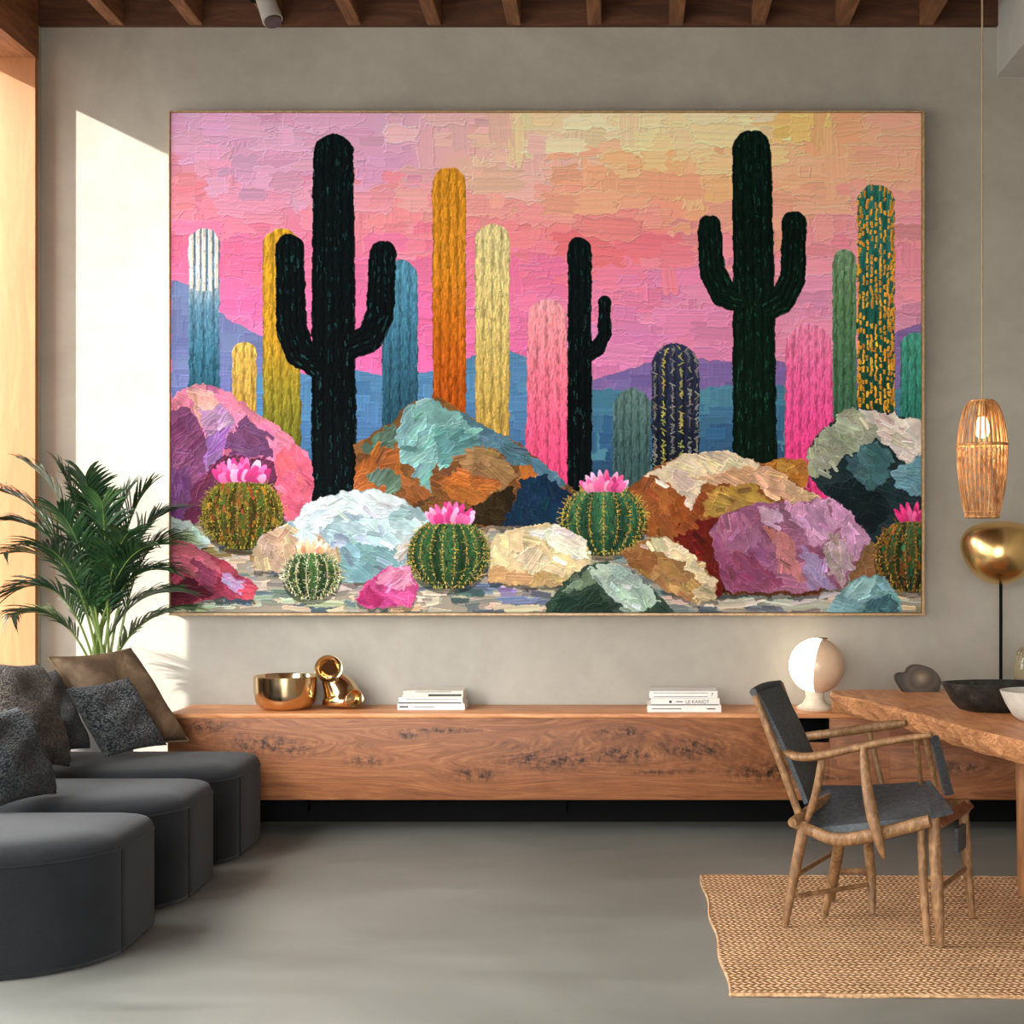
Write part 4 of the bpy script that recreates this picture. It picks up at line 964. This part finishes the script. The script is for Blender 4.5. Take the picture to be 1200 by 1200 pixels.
def sofa(k, label):
    y0 = 4.69+.787*k; y1 = y0+.775+(.03 if k == 2 else 0)
    t = thing('sofa_module', label, 'sofa', ((SX0+SX1)/2, (y0+y1)/2, 0), 'modules of the charcoal sofa')
    fp = footprint(y0, y1); n = len(fp)
    cx, cy = sum(p[0] for p in fp)/n, sum(p[1] for p in fp)/n
    def ins(d):
        out = []
        for i in range(n):
            a, b_, c = Vector(fp[i-1]+(0,)), Vector(fp[i]+(0,)), Vector(fp[(i+1) % n]+(0,))
            e1, e2_ = (b_-a).normalized(), (c-b_).normalized()
            n1, n2 = Vector((-e1.y, e1.x, 0)), Vector((-e2_.y, e2_.x, 0))
            q = (n1+n2).normalized(); s = d/max(.45, q.dot(n1))
            # inward is towards the centre
            if q.dot(Vector((cx, cy, 0))-b_) < 0: q = -q
            out.append(b_+q*s)
        return out
    b = bmesh.new(); rings = []
    for d, z in ((.012, .004), (.0, .02), (.0, SH-.055), (.004, SH-.038), (.013, SH-.020), (.028, SH-.006)):
        rings.append([b.verts.new((p.x, p.y, z)) for p in ins(d)])
    rim = ins(.028)
    for f, z in ((.94, .006), (.86, .015), (.74, .022), (.5, .027), (.2, .029)):
        rings.append([b.verts.new((cx+(p.x-cx)*f, cy+(p.y-cy)*f, SH+z)) for p in rim])
    b.faces.new(rings[0][::-1]); b.faces.new(rings[-1])
    for A, B in zip(rings[:-1], rings[1:]):
        for i in range(n): b.faces.new((A[i], A[(i+1) % n], B[(i+1) % n], B[i]))
    obj('seat', b, M_SOFA, t, 28)
    b = bmesh.new(); rp = [Vector((p.x, p.y, SH-.05)) for p in ins(.001)]
    tube(b, rp+[rp[0]], .0042, 6, 1, (0, 0, 1), False); obj('piping', b, M_PIPE, t, 60)
    b = bmesh.new(); tube(b, [(SX1+.001, y0+.36, .01), (SX1+.001, y0+.36, .2), (SX1+.001, y0+.36, SH-.05)], .004, 6); obj('corner_seam', b, M_PIPE, t, 60)
    obj('backrest', box(bmesh.new(), SX0+.0, SX0+.2, y0+.28, y1, SH+.004, .66, .05, 4), M_SOFA, t, 40)
sofa(0, 'charcoal upholstered sofa module nearest the viewer with rounded front')
sofa(1, 'middle charcoal upholstered sofa module between the other two')
sofa(2, 'far charcoal upholstered sofa module beside the credenza end')

# ---- cushions
def cushion(name, tr, br, tl, bl, th, mat, label, group=None, seam=None, pinch=.07):
    tr, br, tl, bl = [Vector(q) for q in (tr, br, tl, bl)]
    u = ((tr-tl)+(br-bl))/2; v = ((tl-bl)+(tr-br))/2; n = u.cross(v).normalized()
    cen = (tr+br+tl+bl)/4
    t = thing(name, label, 'cushion', cen, group)
    b = bmesh.new(); N = 28; V = {}
    rr = random.Random(len(label))
    ph = [rr.uniform(0, 6) for _ in range(4)]
    for i in range(N+1):
        for j in range(N+1):
            a, c = i/N*2-1, j/N*2-1
            e = (1-a**4)*(1-c**4); h = th*.5*max(0, e)**.55
            pa = a*(1-pinch*(1-c*c)*a*a); pc = c*(1-pinch*(1-a*a)*c*c)
            w = .012*math.sin(a*4+ph[0]+c*2)*e+.008*math.sin(c*7+ph[1]-a*3)*e
            p = cen+u*.5*pa+v*.5*pc
            for s in (1, -1):
                if s == -1 and (i in (0, N) or j in (0, N)): V[i, j, -1] = V[i, j, 1]; continue
                V[i, j, s] = b.verts.new(p+n*(s*h+w)) if s == -1 else b.verts.new(p+n*(h+w))
    for i in range(N):
        for j in range(N):
            b.faces.new((V[i, j, 1], V[i+1, j, 1], V[i+1, j+1, 1], V[i, j+1, 1]))
            b.faces.new((V[i, j, -1], V[i, j+1, -1], V[i+1, j+1, -1], V[i+1, j, -1]))
    obj('cover', b, mat, t, 70)
    if seam:
        b = bmesh.new(); loop = []
        for q in range(4*N):
            s_, r_ = divmod(q, N); f = r_/N*2-1
            a, c = ((f, -1), (1, f), (-f, 1), (-1, -f))[s_]
            pa = a*(1-pinch*(1-c*c)*a*a); pc = c*(1-pinch*(1-a*a)*c*c)
            loop.append(cen+u*.5*pa+v*.5*pc)
        tube(b, loop+[loop[0]], .0055, 6, 1, None, False); obj('piping', b, seam, t, 60)
    return t
def PZ(px, py, d, dz=.016): return P(px, py, d)+Vector((0, 0, dz))
ml = Nodes('brown_suede', .75, 0, .3); v_ = ml.mapping(); f_ = ml.noise(v_, 7, 6, .65, .6)
ml.color(ml.ramp(f_, [(.3, srgb(70, 54, 40)), (.5, srgb(102, 82, 62)), (.7, srgb(136, 112, 88))])); ml.bump(f_, .4, .02)
M_SUEDE = ml.m
M_KNIT = mat_fabric('charcoal_knit', srgb(26, 28, 30), srgb(104, 106, 106), 95, .95, .8, True)
M_KNIT2 = mat_fabric('black_knit', srgb(20, 22, 24), srgb(78, 80, 82), 100, .95, .8, True)
M_TWEED = mat_fabric('grey_tweed', srgb(60, 62, 64), srgb(122, 122, 120), 180, .95, .5, True)
M_MOTT = mat_fabric('taupe_boucle', srgb(50, 46, 43), srgb(124, 114, 104), 120, .95, .7, True)
M_SEAM = mat_plain('tan_piping', srgb(128, 106, 80), .8)
cushion('cushion', PZ(152, 764, 7.06), PZ(222, 872, 7.06), PZ(57, 774, 6.75), PZ(126, 888, 6.72), .19, M_SUEDE, 'large brown suede cushion at the far sofa end before the palm', seam=M_SEAM)
cushion('cushion', PZ(150, 796, 6.72), PZ(196, 879, 6.77), PZ(76, 812, 6.47), PZ(124, 891, 6.5), .13, M_KNIT, 'charcoal chunky-knit cushion leaning on the brown suede cushion')
cushion('cushion', PZ(66, 786, 6.70), PZ(106, 884, 6.72), PZ(8, 800, 6.4), PZ(52, 890, 6.42), .12, M_TWEED, 'grey tweed cushion squeezed between the charcoal knit and taupe cushions')
cushion('cushion', PZ(46, 788, 6.32), PZ(82, 898, 6.32), PZ(-32, 772, 5.95), PZ(8, 912, 5.95), .19, M_MOTT, 'big taupe boucle cushion on the middle sofa module')
cushion('cushion', PZ(20, 830, 5.66), PZ(68, 938, 5.66), PZ(-60, 850, 5.3), PZ(-12, 952, 5.3), .17, M_KNIT2, 'black knitted cushion cut by the frame, nearest the viewer')

# ================================================================ palm
pp = Vector((-2.54, 7.27, 0))
palm = thing('potted_palm', 'tall green areca palm in the corner behind the brown cushion', 'plant', pp)
b = bmesh.new(); lathe(b, [(0, .0), (.11, 0), (.12, .01), (.15, .5), (.158, .74), (.158, .76), (.148, .76), (.146, .72), (0, .72)], pp, 40)
obj('pot', b, mat_plain('grey_planter', srgb(112, 108, 102), .7), palm, 40)
b = bmesh.new(); lathe(b, [(0, .735), (.08, .738), (.146, .73), (.146, .722), (0, .722)], pp, 30); obj('soil', b, mat_plain('potting_soil', srgb(52, 40, 30), .95), palm)
mlf = Nodes('palm_leaf', .45, 0, .4); f_ = mlf.noise(mlf.mapping(), 6, 3)
mlf.color(mlf.ramp(f_, [(.3, srgb(24, 50, 30)), (.5, srgb(40, 74, 40)), (.72, srgb(76, 108, 58))]))
mlf.b.inputs['Transmission Weight'].default_value = 0
M_STEM = mat_plain('palm_stalk', srgb(120, 142, 70), .5)
fr = random.Random(11)
def frond(tip, d_tip, sag, nl=30, L0=.26, basex=0, basey=0, root_px=None):
    root = Vector((pp.x+basex, pp.y+basey, .74)); T = P(tip[0], tip[1], d_tip)
    mid = root*.45+T*.55+Vector((-(T.x-root.x)*.22, -(T.y-root.y)*.2, sag))
    path = [root*(1-t)**2+mid*2*t*(1-t)+T*t*t for t in [q/30 for q in range(31)]]
    b = bmesh.new(); tube(b, path, [.0075-.0062*q/30 for q in range(31)], 6)
    for f in b.faces: f.material_index = 1
    hd = Vector((T.x-root.x, T.y-root.y, 0)); hd = hd.normalized() if hd.length > 1e-3 else Vector((1, 0, 0))
    for k in range(nl):
        t = .30+.70*k/(nl-1); q = t*30; i = min(29, int(q)); p = path[i].lerp(path[i+1], q-i)
        tg = (path[i+1]-path[i]).normalized(); sd_ = tg.cross(Vector((0, 0, 1)))
        if sd_.length < .15: sd_ = tg.cross(hd)
        sd_.normalize(); upv = sd_.cross(tg).normalized()
        ln = L0*(.55+.45*math.sin(math.pi*min(1, (t-.22)*1.15)))*fr.uniform(.85, 1.12)
        for s in (-1, 1):
            dirv = (tg*(.62+.3*t)+sd_*s*(.75-.25*t)+upv*.22+Vector((fr.uniform(-.1, .1), fr.uniform(-.1, .1), fr.uniform(-.08, .08)))).normalized()
            wv = dirv.cross(upv).normalized(); pts = []
            prev = None
            for m_ in range(5):
                u = m_/4; c = p+dirv*ln*u-Vector((0, 0, 1))*ln*.34*u*u
                w = .0085*(math.sin(math.pi*(u*.8+.17)))*(1 if u < 1 else .05)
                c.y = min(c.y, 7.485); c.x = max(c.x, XL+.012)
                a1, a2 = b.verts.new(c+wv*w+upv*.001), b.verts.new(c-wv*w+upv*.001)
                mm = b.verts.new(c-upv*w*.35)
                if prev: b.faces.new((prev[0], a1, mm, prev[2])); b.faces.new((prev[2], mm, a2, prev[1]))
                prev = (a1, a2, mm)
    me_o = obj('frond', b, (mlf.m, M_STEM), palm, 0)
    return me_o
for (tip, d, sag) in (((8, 578), 7.05, .34), ((38, 548), 7.2, .32), ((72, 552), 7.25, .25), ((100, 560), 7.35, .25), ((150, 578), 7.35, .2), ((172, 574), 7.25, .25), ((190, 604), 7.4, .3), ((194, 634), 7.3, .3), ((190, 668), 7.2, .28), ((198, 694), 7.35, .2), ((22, 612), 7.0, .3), ((12, 648), 7.1, .34), ((24, 690), 7.05, .3), ((120, 590), 7.0, .2), ((70, 600), 6.95, .22), ((150, 625), 6.95, .22), ((48, 640), 6.9, .26), ((14, 722), 7.2, .24), ((178, 640), 7.05, .28), ((204, 716), 7.25, .12)):
    frond(tip, d, sag, 30, .26, fr.uniform(-.07, .07), fr.uniform(-.06, .05))
